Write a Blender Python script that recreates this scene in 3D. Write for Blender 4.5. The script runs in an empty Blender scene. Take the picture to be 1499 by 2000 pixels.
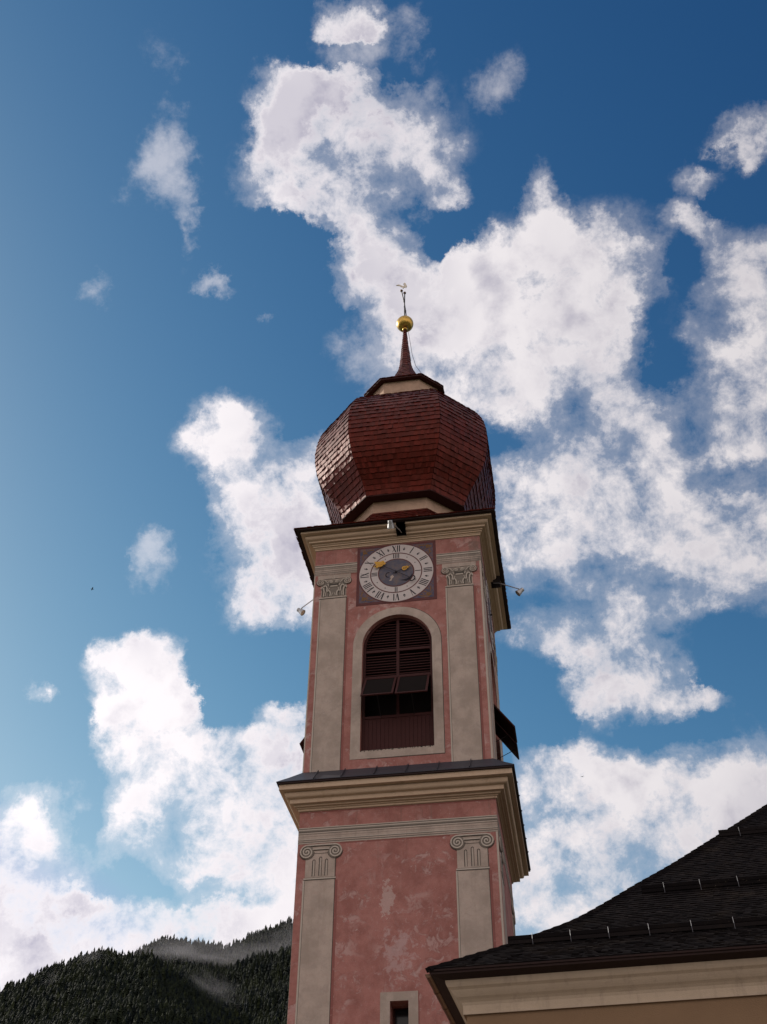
import bpy, math, random
from mathutils import Vector, Matrix, Euler
random.seed(7)
R = math.radians
S = bpy.context.scene

# ------------------------------------------------------------------ camera
HEAD, PITCH, ROLL = 9.711, 41.992, 0.621
EYE = Vector((5.711, -40.344, 0.0))
cam = bpy.data.cameras.new('camera')
cam.sensor_fit = 'VERTICAL'; cam.sensor_height = 36; cam.lens = 36*2256.23/2000
cam.clip_start = 0.1; cam.clip_end = 60000
camo = bpy.data.objects.new('camera', cam); S.collection.objects.link(camo)
camo.matrix_world = Matrix.Translation(EYE) @ Matrix.Rotation(R(HEAD), 4, 'Z') @ Matrix.Rotation(R(90+PITCH), 4, 'X') @ Matrix.Rotation(R(ROLL), 4, 'Z')
S.camera = camo
S.view_settings.view_transform = 'Standard'; S.view_settings.look = 'None'; S.view_settings.gamma = 1
S.view_settings.exposure = 0.0
S.cycles.max_bounces = 6; S.cycles.diffuse_bounces = 4; S.cycles.volume_bounces = 1
S.cycles.volume_step_rate = 1.0

# ------------------------------------------------------------------ sun
SUN_AZ, SUN_EL = -68.5, 33.5          # azimuth from +Y, negative towards -X
sd = Vector((math.sin(R(SUN_AZ))*math.cos(R(SUN_EL)), math.cos(R(SUN_AZ))*math.cos(R(SUN_EL)), math.sin(R(SUN_EL))))
sl = bpy.data.lights.new('sun', 'SUN'); sl.energy = 4.5; sl.angle = R(0.53); sl.color = (1.0, .93, .82)
so = bpy.data.objects.new('sun', sl); S.collection.objects.link(so)
so.rotation_euler = sd.to_track_quat('Z', 'Y').to_euler(); so.location = (-80, 40, 90)

# ------------------------------------------------------------------ node helper
class NT:
    def __init__(s, tree): s.t = tree; s.t.nodes.clear()
    def n(s, typ, ins=None, **kw):
        nd = s.t.nodes.new(typ)
        for k, v in kw.items(): setattr(nd, k, v)
        for k, v in (ins or {}).items():
            sk = nd.inputs[k]
            if hasattr(v, 'is_linked') or isinstance(v, bpy.types.NodeSocket): s.t.links.new(v, sk)
            else: sk.default_value = v
        return nd
    def math(s, op, a, b=0.0, c=0.0, clamp=False):
        nd = s.n('ShaderNodeMath', {0: a, 1: b, 2: c}, operation=op); nd.use_clamp = clamp; return nd.outputs[0]
    def noise(s, vec, scale, detail=4, rough=.5, dist=0.0, lac=2.0):
        return s.n('ShaderNodeTexNoise', {'Vector': vec, 'Scale': scale, 'Detail': detail, 'Roughness': rough, 'Distortion': dist, 'Lacunarity': lac}).outputs['Fac']
    def ramp(s, fac, a, b, c0=0.0, c1=1.0, smooth=True):
        nd = s.n('ShaderNodeMapRange', {0: fac, 1: a, 2: b, 3: c0, 4: c1}); nd.interpolation_type = 'SMOOTHSTEP' if smooth else 'LINEAR'; return nd.outputs[0]
    def mix(s, fac, a, b, blend='MIX'):
        nd = s.n('ShaderNodeMix', data_type='RGBA', blend_type=blend)
        for i, v in ((0, fac), (6, a), (7, b)):
            if isinstance(v, bpy.types.NodeSocket): s.t.links.new(v, nd.inputs[i])
            else: nd.inputs[i].default_value = v if i == 0 else tuple(v)+((1,) if len(v) == 3 else ())
        return nd.outputs[2]
    def vmath(s, op, a, b=(0, 0, 0), sc=1.0):
        nd = s.n('ShaderNodeVectorMath', {0: a, 1: b}, operation=op)
        if op == 'SCALE': nd.inputs[3].default_value = sc
        return nd.outputs[1] if op in ('DOT_PRODUCT', 'LENGTH') else nd.outputs[0]

# ------------------------------------------------------------------ world: Nishita sky with broken cumulus
w = bpy.data.worlds.new('World'); S.world = w; w.use_nodes = True
N = NT(w.node_tree)
sky = N.n('ShaderNodeTexSky', sky_type='NISHITA'); sky.sun_disc = False
sky.sun_elevation = R(SUN_EL); sky.sun_rotation = R(SUN_AZ); sky.altitude = 1200
sky.air_density = 1.0; sky.dust_density = .6; sky.ozone_density = 2.2
#CLOUDS (direction x, y, z, half width, half height, weight) in world directions
CL=[(-0.1,0.4152,0.9042,0.0225,0.0172,1.1),(-0.0911,0.4369,0.8949,0.0334,0.0334,-10.62),(-0.0525,0.4292,0.9017,0.0144,0.0387,-10.42),(-0.1363,0.455,0.88,0.0479,0.0291,0.9),
(-0.1063,0.4904,0.865,0.0717,0.0464,1),(-0.1749,0.5143,0.8396,0.0362,0.0255,0.85),(-0.0697,0.5016,0.8623,0.0317,0.0359,0.85),(-0.1744,0.4667,0.867,0.0209,0.0418,0.63),
(-0.0399,0.5322,0.8457,0.017,0.0094,0.8),(-0.0733,0.5397,0.8387,0.0202,0.0144,-10.72),(-0.1164,0.5379,0.8349,0.0214,0.0236,0.7),(-0.1011,0.5651,0.8188,0.0389,0.0367,1),
(-0.1268,0.5746,0.8086,0.026,0.0238,0.9),(-0.0909,0.5979,0.7964,0.0392,0.0261,0.8),(0.0318,0.5543,0.8317,0.017,0.0319,1.3),(0.0514,0.6037,0.7956,0.0644,0.0515,1.1),
(-0.0155,0.5908,0.8067,0.0302,0.0259,0.95),(0.0176,0.6347,0.7726,0.0999,0.0564,1.15),(0.0811,0.6386,0.7652,0.0473,0.0559,1),(-0.0503,0.6208,0.7824,0.0567,0.0262,0.9),
(-0.0628,0.6461,0.7606,0.0658,0.0351,0.7),(-0.0049,0.6723,0.7403,0.0657,0.0307,1),(-0.1172,0.6245,0.7722,0.0355,0.0355,-10.72),(0.0496,0.6857,0.7262,0.0609,0.0348,0.61),
(0.089,0.7087,0.6998,0.0389,0.0216,0.48),(0.1513,0.5696,0.8079,0.02,0.0125,0.9),(0.1584,0.5431,0.8246,0.0181,0.014,0.7),(0.1991,0.5191,0.8312,0.0242,0.0182,1),
(0.1833,0.5847,0.7903,0.0455,0.0207,0.59),(0.1988,0.6295,0.7511,0.0416,0.0499,0.81),(0.1701,0.6804,0.7128,0.055,0.0423,0.61),(0.1966,0.7177,0.668,0.063,0.0462,0.54),
(0.0512,0.7349,0.6762,0.0873,0.0349,0.61),(0.118,0.7384,0.6639,0.0946,0.0516,0.68),(0.0206,0.7656,0.643,0.0657,0.0351,0.54),(0.0877,0.7726,0.6288,0.0692,0.0346,0.54),
(0.148,0.7788,0.6096,0.0638,0.0425,0.68),(0.0536,0.7993,0.5986,0.0651,0.0217,0.48),(0.07,0.8351,0.5457,0.0493,0.0408,1.15),(0.1153,0.8426,0.526,0.0296,0.0106,0.9),
(0.0148,0.718,0.6958,0.0395,0.0263,0.48),(0.0082,0.8134,0.5817,0.0349,0.0174,0.5),(-0.2395,0.6554,0.7163,0.0307,0.0197,0.9),(-0.2674,0.6657,0.6967,0.0263,0.0175,0.9),
(-0.235,0.6946,0.6799,0.0396,0.0352,1.05),(-0.205,0.729,0.653,0.053,0.0619,1.15),(-0.2345,0.7647,0.6003,0.0264,0.0264,0.9),(-0.1861,0.7507,0.634,0.0354,0.0752,1),
(-0.1856,0.6904,0.6992,0.0265,0.0265,0.9),(-0.3362,0.7633,0.5517,0.0387,0.0258,1.5),(-0.3201,0.787,0.5274,0.0344,0.0193,1.2),(-0.3675,0.776,0.5125,0.017,0.0212,0.8),
(-0.326,0.8088,0.4894,0.0468,0.0362,1.5),(-0.3428,0.8236,0.4518,0.042,0.0378,1.4),(-0.2627,0.8408,0.4733,0.0428,0.0385,1.3),(-0.2277,0.8307,0.5081,0.0281,0.026,0.95),
(-0.2806,0.8589,0.4284,0.059,0.0337,0.9),(-0.2313,0.8647,0.4459,0.0298,0.0468,0.9),(-0.228,0.8157,0.5316,0.0196,0.0096,0.7),(-0.4315,0.7895,0.4364,0.0287,0.0246,0.9),
(-0.4206,0.811,0.4067,0.0448,0.0448,1.1),(-0.4335,0.8232,0.3667,0.06,0.056,1.2),(-0.373,0.8492,0.3738,0.0692,0.0285,1),(-0.3165,0.8712,0.3754,0.0741,0.0247,1),
(-0.2578,0.8887,0.3791,0.0415,0.0208,0.9),(-0.4008,0.851,0.3395,0.1038,0.0359,1.2),(0.0377,0.8774,0.4783,0.0595,0.0361,1.1),(0.0891,0.8839,0.4591,0.1087,0.046,1.2),
(0.1524,0.8791,0.4516,0.0616,0.0452,1.15),(0.0668,0.9061,0.4178,0.0995,0.0373,1.1),(-0.0196,0.9233,0.3835,0.0456,0.0456,1.1),(0.0333,0.9241,0.3806,0.0822,0.037,1.1),
(-0.0198,0.8895,0.4565,0.0287,0.0287,-10.72),(0.0197,0.8998,0.4359,0.0462,0.0252,0.8),(-0.2561,0.4566,0.852,0.0196,0.056,-10.62),(-0.2761,0.4813,0.832,0.0282,0.0282,-10.62),
(-0.2562,0.5252,0.8115,0.0103,0.023,-10.62),(-0.2369,0.5615,0.7928,0.0163,0.0081,-10.72),(-0.3385,0.5395,0.771,0.0143,0.0143,-10.62),(-0.2035,0.592,0.7799,0.0082,0.0082,-10.62),
(-0.3243,0.702,0.6341,0.0164,0.0141,-10.67),(-0.3177,0.7143,0.6236,0.0176,0.0176,-10.52),(-0.4172,0.7465,0.5184,0.0084,0.0067,0.7),(0.0142,0.4728,0.881,0.0252,0.0252,-10.57),
(-0.3955,0.7994,0.4524,0.0224,0.0168,-10.72),(-0.0201,0.909,0.4162,0.0294,0.0378,0.7),(-0.2454,0.8857,0.3942,0.046,0.0376,1),(-0.3126,0.8612,0.4007,0.0499,0.0208,0.5),
(-0.2299,0.8988,0.3731,0.0249,0.0249,1),(0.0559,0.6374,0.7685,0.0259,0.0604,0.5),(0.1081,0.6905,0.7152,0.0215,0.0258,0.5),(-0.0114,0.7463,0.6655,0.0264,0.0528,0.6),
(0.0588,0.8171,0.5735,0.0259,0.0259,0.5),(0.0045,0.7842,0.6204,0.0307,0.0263,0.6),(-0.0788,0.6639,0.7437,0.0476,0.0357,-10.72),(0.1706,0.7365,0.6546,0.0515,0.0343,-10.62),
(0.1563,0.8787,0.4511,0.0443,0.0499,-10.72),(-0.3872,0.8495,0.3583,0.0807,0.0242,0.8),(-0.4209,0.7962,0.4346,0.0246,0.0205,0.8),(-0.293,0.8657,0.4058,0.0501,0.0251,0.6),
(-0.1315,0.4289,0.8937,0.037,0.0107,-0.8),(-0.077,0.4531,0.8881,0.0207,0.0124,-0.64),(-0.0499,0.5727,0.8182,0.0173,0.0259,-0.96),(-0.0902,0.5371,0.8387,0.012,0.0094,-0.48),
(-0.1674,0.5563,0.8139,0.0302,0.0345,-0.88),(-0.1769,0.5368,0.825,0.0386,0.0086,-0.64),(0.1737,0.5577,0.8117,0.0165,0.0066,-0.48),(0.1775,0.5303,0.829,0.0098,0.0073,-0.48),
(-0.0688,0.5386,0.8397,0.0128,0.0214,-0.56),(-0.1437,0.5452,0.8259,0.0095,0.0172,-0.4),(-0.0945,0.6214,0.7778,0.0131,0.0088,-0.24),(-0.128,0.609,0.7828,0.0219,0.0175,-0.4),
(0.1224,0.6398,0.7587,0.017,0.0469,-0.96),(0.1228,0.6718,0.7305,0.0214,0.0171,-0.64),(0.1745,0.6397,0.7486,0.0126,0.021,-0.32),(0.1471,0.5944,0.7906,0.0126,0.0252,-0.48),
(-0.0051,0.7042,0.71,0.0308,0.0176,-0.64),(-0.0162,0.7488,0.6625,0.022,0.0264,-0.32),(0.1717,0.7293,0.6623,0.0297,0.011,-0.8),(0.1345,0.7087,0.6926,0.0214,0.0128,-0.48),
(0.0717,0.7114,0.6991,0.0261,0.0113,-0.32),(0.0036,0.7896,0.6136,0.0263,0.0219,-0.72),(0.0479,0.7832,0.6199,0.0261,0.0096,-0.4),(0.1053,0.7911,0.6026,0.0301,0.0112,-0.48),
(0.0711,0.8585,0.5079,0.0723,0.0145,-1.04),(0.1512,0.8232,0.5473,0.0421,0.0337,-0.64),(-0.0071,0.8486,0.5289,0.026,0.0476,-0.48),(0.031,0.8065,0.5904,0.0261,0.0174,-0.32),
(-0.2832,0.7926,0.5401,0.0173,0.039,-0.72),(-0.2543,0.8007,0.5425,0.0261,0.0261,-0.56),(-0.3912,0.7845,0.4811,0.0168,0.0335,-0.56),(-0.3919,0.8048,0.4458,0.0166,0.0249,-0.48),
(-0.3697,0.8383,0.4007,0.0247,0.0091,-0.4),(-0.2773,0.8754,0.396,0.0459,0.0092,-0.4),(-0.3544,0.7618,0.5423,0.0128,0.0342,-0.32),(-0.2496,0.836,0.4887,0.0172,0.0129,-0.32),
(-0.308,0.8431,0.4408,0.0126,0.0253,-0.36),(0.0014,0.9064,0.4224,0.0252,0.0294,-0.72),(-0.016,0.8916,0.4526,0.0212,0.0212,-0.48),(-0.2161,0.7145,0.6654,0.0097,0.0265,-0.28),
(-0.2273,0.7927,0.5657,0.0525,0.0263,-0.72),(-0.2832,0.6969,0.6589,0.0175,0.0262,-0.56),(-0.1308,0.4718,0.8719,0.0126,0.0126,-0.44),(-0.1321,0.5034,0.8539,0.0102,0.0102,-0.32),
(-0.3584,0.8438,0.3994,0.0371,0.0132,-0.88),(-0.3827,0.8143,0.4364,0.0116,0.0332,-0.88),(-0.3203,0.86,0.3972,0.0456,0.01,-0.8),(-0.2649,0.8704,0.4149,0.0252,0.0151,-0.4),
(-0.1038,0.4375,0.8932,0.0454,0.0107,-0.72),(-0.0722,0.4226,0.9034,0.0123,0.0246,-0.4),(-0.1864,0.4959,0.8481,0.0127,0.0127,-0.32),(-0.1589,0.5088,0.8461,0.0127,0.0068,-0.32),
(-0.0399,0.4867,0.8726,0.0168,0.0168,-0.32),]
CB = 8.2
D = N.n('ShaderNodeTexCoord').outputs['Generated']
D = N.vmath('NORMALIZE', D)
# wind-torn edges: bend the direction a little with noise before looking the masses up
wn = N.n('ShaderNodeTexNoise', {'Vector': D, 'Scale': 12.0, 'Detail': 9.0, 'Roughness': .68}).outputs['Color']
wv = N.vmath('SUBTRACT', wn, (.5, .5, .5)); wv = N.vmath('SCALE', wv, sc=.08)
DW = N.vmath('ADD', D, wv)
acc = None; accw = None; hol = None
right0 = Vector((math.cos(R(HEAD)), math.sin(R(HEAD)), 0))
for (x, y, z, a, b, wt) in CL:
    d = Vector((x, y, z)); e1 = (right0 - d*right0.dot(d)).normalized(); e2 = e1.cross(d)
    m = Matrix((e1, e2*-1, d)).transposed()
    if m.determinant() < 0: m = Matrix((e1, e2, d)).transposed()
    mp = N.n('ShaderNodeMapping', {'Vector': DW, 'Location': d, 'Rotation': m.to_euler(), 'Scale': (a*1.5, b*1.5, .6)}, vector_type='TEXTURE')
    g = N.n('ShaderNodeTexGradient', {'Vector': mp.outputs[0]}, gradient_type='SPHERICAL').outputs['Fac']
    if wt < -9:                                    # thin wisps
        wt = -wt-10; accw = N.math('MULTIPLY', g, wt) if accw is None else N.math('MULTIPLY_ADD', g, wt, accw)
    elif wt < 0: hol = N.math('MULTIPLY', g, wt) if hol is None else N.math('MULTIPLY_ADD', g, wt, hol)   # clear gaps between the clouds
    else: acc = N.math('MULTIPLY', g, wt) if acc is None else N.math('MULTIPLY_ADD', g, wt, acc)
# away from the photographed part of the sky the same kind of cover goes on at random
vd = N.vmath('DOT_PRODUCT', D, tuple(camo.matrix_world.to_3x3() @ Vector((0, 0, -1))))
outside = N.ramp(vd, .84, .76)
rnd = N.ramp(N.noise(D, 2.3, 3, .5), .36, .52, 0, 1.2)
acc = N.math('MULTIPLY_ADD', rnd, outside, acc)
acc = N.math('MINIMUM', acc, N.math('MULTIPLY_ADD', acc, .34, .42))
acc = N.math('MINIMUM', acc, .98)
acc = N.math('MAXIMUM', N.math('MULTIPLY_ADD', hol, .8, acc), 0.0)
def billow(vec, det):
    v = N.n('ShaderNodeTexVoronoi', {'Vector': vec, 'Scale': 13.0, 'Detail': det, 'Roughness': .52, 'Lacunarity': 2.3}, feature='F1', normalize=True)
    return N.math('SUBTRACT', .72, v.outputs['Distance'])
off2 = (3.1, 1.7, .4)
Dv = N.vmath('ADD', D, N.vmath('SCALE', N.vmath('SUBTRACT', wn, (.5, .5, .5)), sc=.035))
n1 = N.noise(D, 8.0, 10, .60, .1)
n2 = N.noise(N.vmath('ADD', D, off2), 22.0, 9, .68, .15)
bl = billow(Dv, 2.0)
dens = N.math('MULTIPLY_ADD', N.math('SUBTRACT', n1, .5), 2.0, acc)
dens = N.math('MULTIPLY_ADD', N.math('SUBTRACT', bl, .42), .9, dens)
dens = N.math('MULTIPLY_ADD', N.math('SUBTRACT', n2, .5), 2.05, dens)
gate = N.ramp(acc, .0, .3)
cover = N.math('MULTIPLY', N.ramp(dens, .34, .88, 0, 1, False), gate)
veil = N.math('MULTIPLY', N.ramp(dens, -.05, .8, 0, 1, False), N.ramp(acc, .0, .35, 0, .42))
wsp = N.math('ADD', N.math('MULTIPLY_ADD', N.math('SUBTRACT', n2, .5), 1.7, accw), N.math('MULTIPLY', N.math('SUBTRACT', n1, .5), 1.6))
wisp = N.math('MULTIPLY', N.ramp(wsp, .15, 1.0, 0, .46), N.ramp(accw, .0, .25))
cover = N.math('MAXIMUM', N.math('MAXIMUM', cover, veil), wisp)
core = N.ramp(dens, .62, 1.15)
# sun side of every billow bright, far side and thick middles grey-violet
sv = (sd - Vector((0, .75, .66))*sd.dot(Vector((0, .75, .66)))).normalized()*.02
n1s = N.noise(N.vmath('ADD', D, tuple(sv)), 8.0, 6, .60, .1)
bls = billow(N.vmath('ADD', Dv, tuple(sv*.7)), 1.0)
slope = N.math('ADD', N.math('SUBTRACT', n1s, n1), N.math('MULTIPLY', N.math('SUBTRACT', bls, bl), .5))
n3 = N.noise(N.vmath('ADD', D, (.7, 5.1, 2.2)), 5.5, 4, .45, .1)
grey = N.math('ADD', N.ramp(slope, -.04, .20, 0, .85), N.ramp(n3, .42, .66, 0, .65))
grey = N.math('MULTIPLY', grey, core, clamp=True)
sunside = N.ramp(N.vmath('DOT_PRODUCT', D, tuple(sd)), .35, .95, .82, 1.3, False)
low = N.ramp(N.n('ShaderNodeSeparateXYZ', {0: D}).outputs[2], .8, .35, 1.0, 1.12)
sunside = N.math('MULTIPLY', sunside, low)
ccol = N.mix(grey, (CB, CB*.95, CB*.975), (CB*.52, CB*.5, CB*.6))
ccol = N.vmath('MULTIPLY', ccol, N.n('ShaderNodeCombineXYZ', {0: sunside, 1: sunside, 2: sunside}).outputs[0])
# unseen clouds behind the viewer, brightened and warmed to fill the tower's shaded front
back = N.ramp(vd, .45, -.5)
ccol = N.vmath('MULTIPLY', ccol, N.mix(back, (1, 1, 1), (2.15, 1.85, 1.58)))
# deep alpine blue: steeper fall of red and green away from the sun than the sky model gives
sp = N.n('ShaderNodeSeparateXYZ', {0: sky.outputs[0]})
ch = [N.math('MINIMUM', N.math('MULTIPLY', N.math('POWER', sp.outputs[i], p), k), mx) for i, (p, k, mx) in enumerate(((2.7, .66, 3.9), (1.95, .67, 5.3), (1.35, .755, 7.2)))]
ch[1] = N.math('MULTIPLY', ch[1], N.ramp(N.n('ShaderNodeSeparateXYZ', {0: D}).outputs[2], .6, .3, 1.0, .95))
skyc = N.n('ShaderNodeCombineXYZ', {0: ch[0], 1: ch[1], 2: ch[2]}).outputs[0]
col = N.mix(cover, skyc, ccol)
bg = N.n('ShaderNodeBackground', {'Color': col, 'Strength': .1})
N.n('ShaderNodeOutputWorld', {'Surface': bg.outputs[0]})
w.cycles.sampling_method = 'MANUAL'; w.cycles.sample_map_resolution = 512

# ================================================================== materials
def mat(name, fn):
    m = bpy.data.materials.new(name); m.use_nodes = True
    N = NT(m.node_tree); P = N.n('ShaderNodeTexCoord').outputs['Object']
    col, rough, bump, extra = fn(N, P)
    b = N.n('ShaderNodeBsdfPrincipled')
    for k, v in (('Base Color', col), ('Roughness', rough)):
        if isinstance(v, bpy.types.NodeSocket): m.node_tree.links.new(v, b.inputs[k])
        else: b.inputs[k].default_value = (tuple(v)+(1,)) if k == 'Base Color' else v
    b.inputs['Specular IOR Level'].default_value = .3
    for k, v in (extra or {}).items(): b.inputs[k].default_value = v
    if bump is not None:
        h, dist = bump
        bn = N.n('ShaderNodeBump', {'Height': h, 'Strength': 1.0, 'Distance': dist})
        m.node_tree.links.new(bn.outputs[0], b.inputs['Normal'])
    N.n('ShaderNodeOutputMaterial', {'Surface': b.outputs[0]})
    return m

def grain(N, P, sc=55): return N.noise(P, sc, 3, .6)
def streaks(N, P, a=.45, b=.7):
    v = N.n('ShaderNodeMapping', {'Vector': P, 'Scale': (5.0, 5.0, .55)}).outputs[0]
    return N.ramp(N.noise(v, 1.0, 6, .65), a, b)

def grime(N, P, c):
    # green-grey damp stain running down from the right end of the upper cornice, and faint run-off under the mouldings
    d = N.vmath('LENGTH', N.vmath('MULTIPLY', N.vmath('ADD', P, (-3.3, 3.5, -31.1)), (2.4, .5, .85)))
    s = N.ramp(N.math('ADD', d, N.math('MULTIPLY', N.math('SUBTRACT', N.noise(P, 4.0, 7, .7), .5), 2.6)), .95, .1)
    c = N.mix(N.math('MULTIPLY', s, .6), c, (.13, .12, .10))
    v = N.n('ShaderNodeMapping', {'Vector': P, 'Scale': (7.0, 7.0, .35)}).outputs[0]
    z = N.n('ShaderNodeSeparateXYZ', {0: P}).outputs[2]
    run = N.math('MULTIPLY', N.ramp(N.noise(v, 1.0, 7, .7), .52, .72), N.math('ADD', N.ramp(z, 28.2, 31.2), N.math('MULTIPLY', N.ramp(z, 16.2, 19.4), N.ramp(z, 20.5, 19.8))), clamp=True)
    return N.mix(N.math('MULTIPLY', run, .5), c, (.15, .115, .095))
def f_pink(N, P):
    c = N.mix(N.ramp(N.noise(P, 1.3, 8, .68), .35, .65), (.40, .18, .155), (.28, .115, .097))
    c = N.mix(N.math('MULTIPLY', N.ramp(N.noise(P, 9, 6, .75), .45, .7), .4), c, (.36, .2, .175))
    c = N.mix(N.math('MULTIPLY', N.ramp(N.noise(P, 26, 4, .7), .45, .75), .5), c, (.25, .1, .085))
    low = N.ramp(N.n('ShaderNodeSeparateXYZ', {0: P}).outputs[2], 19.3, 17.0, .0, 1.0)
    pv = N.noise(P, 2.1, 9, .68, .6)
    pale = N.ramp(pv, .53, .62)                       # rubbed and flaked limewash
    pale = N.math('MULTIPLY', pale, N.ramp(N.noise(P, .55, 3, .5), .40, .58, .2, 1.0))
    c = N.mix(N.math('MULTIPLY', pale, .72), c, (.48, .32, .295))
    c = N.mix(N.math('MULTIPLY', streaks(N, P, .55, .8), .3), c, (.48, .32, .29))
    fl = N.ramp(N.noise(P, 5.5, 7, .72, .5), .635, .665)
    c = N.mix(N.math('MULTIPLY', fl, .7), c, (.50, .37, .345))
    # one flaked spot high on the lower front, and rubbed plaster below it
    dd = N.vmath('LENGTH', N.vmath('MULTIPLY', N.vmath('ADD', P, (.33, 3.5, -16.2)), (3.3, .6, 1.35)))
    sp = N.ramp(N.math('ADD', dd, N.math('MULTIPLY', N.math('SUBTRACT', N.noise(P, 6.5, 7, .7), .5), 3.2)), .75, .6)
    c = N.mix(N.math('MULTIPLY', sp, .62), c, (.50, .38, .35))
    d2 = N.vmath('LENGTH', N.vmath('MULTIPLY', N.vmath('ADD', P, (-.1, 3.5, -14.4)), (.85, .6, .62)))
    s2 = N.ramp(N.math('ADD', d2, N.math('MULTIPLY', N.math('SUBTRACT', N.noise(P, 3.2, 8, .72, .5), .5), 4.6)), .5, .0)
    c = N.mix(N.math('MULTIPLY', s2, .6), c, (.48, .345, .335))
    spk = N.math('MULTIPLY', N.ramp(N.noise(P, 15, 7, .75, .3), .60, .66), N.ramp(N.noise(P, .9, 5, .65), .42, .62))
    c = N.mix(N.math('MULTIPLY', spk, .6), c, (.52, .37, .35))
    c = grime(N, P, c)
    h = N.math('ADD', N.math('MULTIPLY', grain(N, P, 42), .7), N.math('MULTIPLY', pale, -.5))
    return c, .92, (h, .02), None
def f_cream(N, P):
    c = N.mix(N.ramp(N.noise(P, 1.1, 8, .68), .35, .65), (.46, .375, .32), (.34, .28, .235))
    c = N.mix(N.math('MULTIPLY', N.ramp(N.noise(P, 8, 6, .75), .48, .7), .35), c, (.42, .29, .25))
    c = N.mix(N.math('MULTIPLY', N.ramp(N.noise(P, 3.4, 8, .68, .5), .52, .68), .45), c, (.30, .25, .22))
    c = N.mix(N.math('MULTIPLY', streaks(N, P, .5, .78), .35), c, (.27, .21, .165))
    c = N.mix(N.math('MULTIPLY', N.ramp(N.noise(P, 34, 4, .7), .5, .78), .35), c, (.26, .22, .18))
    fl = N.ramp(N.noise(P, 6.1, 6, .72, .4), .66, .69)
    c = N.mix(N.math('MULTIPLY', fl, .5), c, (.48, .42, .38))
    c = grime(N, P, c)
    return c, .92, (grain(N, P, 45), .014), None
def f_ochre(N, P):
    c = N.mix(N.noise(P, 1.6, 6, .6), (.56, .42, .30), (.46, .345, .245))
    c = N.mix(N.math('MULTIPLY', N.ramp(N.noise(P, 4.5, 7, .7), .52, .72), .45), c, (.34, .23, .14))
    c = N.mix(N.math('MULTIPLY', N.ramp(N.noise(P, 30, 4, .7), .5, .78), .4), c, (.28, .19, .12))
    return c, .9, (grain(N, P, 45), .012), None
def f_churchcream(N, P):
    c = N.mix(N.noise(P, 1.4, 6, .6), (.52, .42, .315), (.42, .335, .25))
    c = N.mix(N.math('MULTIPLY', N.ramp(N.noise(P, 5, 7, .7), .5, .75), .35), c, (.27, .21, .16))
    c = N.mix(N.math('MULTIPLY', streaks(N, P, .52, .75), .35), c, (.22, .17, .13))
    return c, .85, (grain(N, P, 45), .008), None
def f_churchwall(N, P):
    c = N.mix(N.noise(P, 1.4, 6, .6), (.24, .155, .09), (.19, .12, .07)); return c, .9, (grain(N, P, 45), .01), None
def f_paintgrey(N, P):
    c = N.mix(N.noise(P, 8, 5, .7), (.055, .048, .042), (.10, .088, .075)); return c, .95, None, None
def f_paintshade(N, P):
    c = N.mix(N.noise(P, 8, 5, .7), (.15, .128, .11), (.22, .19, .16)); return c, .95, None, None
def f_paintlight(N, P):
    c = N.mix(N.noise(P, 6, 5, .7), (.5, .44, .38), (.38, .33, .28)); return c, .95, (grain(N, P, 50), .008), None
def f_paintred(N, P):
    c = N.mix(N.noise(P, 5, 6, .7), (.2, .07, .06), (.28, .115, .1))
    c = N.mix(N.math('MULTIPLY', N.ramp(N.noise(P, 4, 8, .7), .55, .68), .5), c, (.42, .27, .25)); return c, .95, None, None
def tone(N): return N.n('ShaderNodeAttribute', attribute_name='tone').outputs['Fac']
def f_shingle(N, P):
    t = N.ramp(tone(N), .1, .85)
    c = N.mix(t, (.034, .0045, .0035), (.085, .011, .008))
    v = N.n('ShaderNodeMapping', {'Vector': P, 'Scale': (22, 22, 3)}).outputs[0]
    fib = N.noise(v, 1.0, 5, .65)
    c = N.mix(N.math('MULTIPLY', N.ramp(fib, .5, .75), .45), c, (.035, .009, .008))
    c = N.mix(N.math('MULTIPLY', N.ramp(N.noise(P, 1.2, 6, .6), .5, .75), .35), c, (.13, .035, .025))
    return c, N.ramp(fib, .3, .7, .42, .54), (fib, .003), {'Specular IOR Level': .5, 'Specular Tint': (1, .25, .16, 1)}
def f_churchshingle(N, P):
    t = tone(N)
    c = N.mix(t, (.006, .005, .0055), (.016, .013, .013))
    c = N.mix(N.math('MULTIPLY', N.ramp(N.noise(P, 1.0, 6, .65), .5, .7), .5), c, (.024, .018, .014))
    zone = N.ramp(N.noise(P, .5, 3, .5), .5, .62)
    c = N.mix(N.math('MULTIPLY', N.ramp(N.noise(P, 48, 2, .5), .72, .76), zone), c, (.22, .18, .13))
    return c, .7, (N.noise(P, 25, 4, .6), .01), {'Specular IOR Level': .02}
def f_darkwood(N, P):
    c = N.mix(N.noise(P, 9, 5, .6), (.014, .006, .005), (.026, .010, .008)); return c, .75, (N.noise(P, 30, 4, .6), .006), None
def f_louvre(N, P):
    c = N.mix(N.noise(P, 9, 5, .6), (.030, .0045, .004), (.046, .0075, .006)); return c, .7, (N.noise(P, 30, 4, .6), .006), None
def f_black(N, P): return (.012, .008, .008), .9, None, None
def f_sheet(N, P):
    c = N.mix(N.noise(P, 1.5, 6, .65), (.028, .034, .052), (.055, .052, .060)); return c, .5, (N.noise(P, 3, 4, .5), .01), {'Metallic': .35}
def f_copper(N, P):
    c = N.mix(N.noise(P, 5, 6, .65), (.16, .085, .05), (.09, .06, .04)); return c, .42, None, {'Metallic': .7}
def f_gold(N, P):
    c = N.mix(N.ramp(N.noise(P, 5, 6, .65), .4, .7), (.62, .40, .10), (.36, .22, .06)); return c, .34, (N.noise(P, 9, 3, .5), .012), {'Metallic': 1.0}
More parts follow.
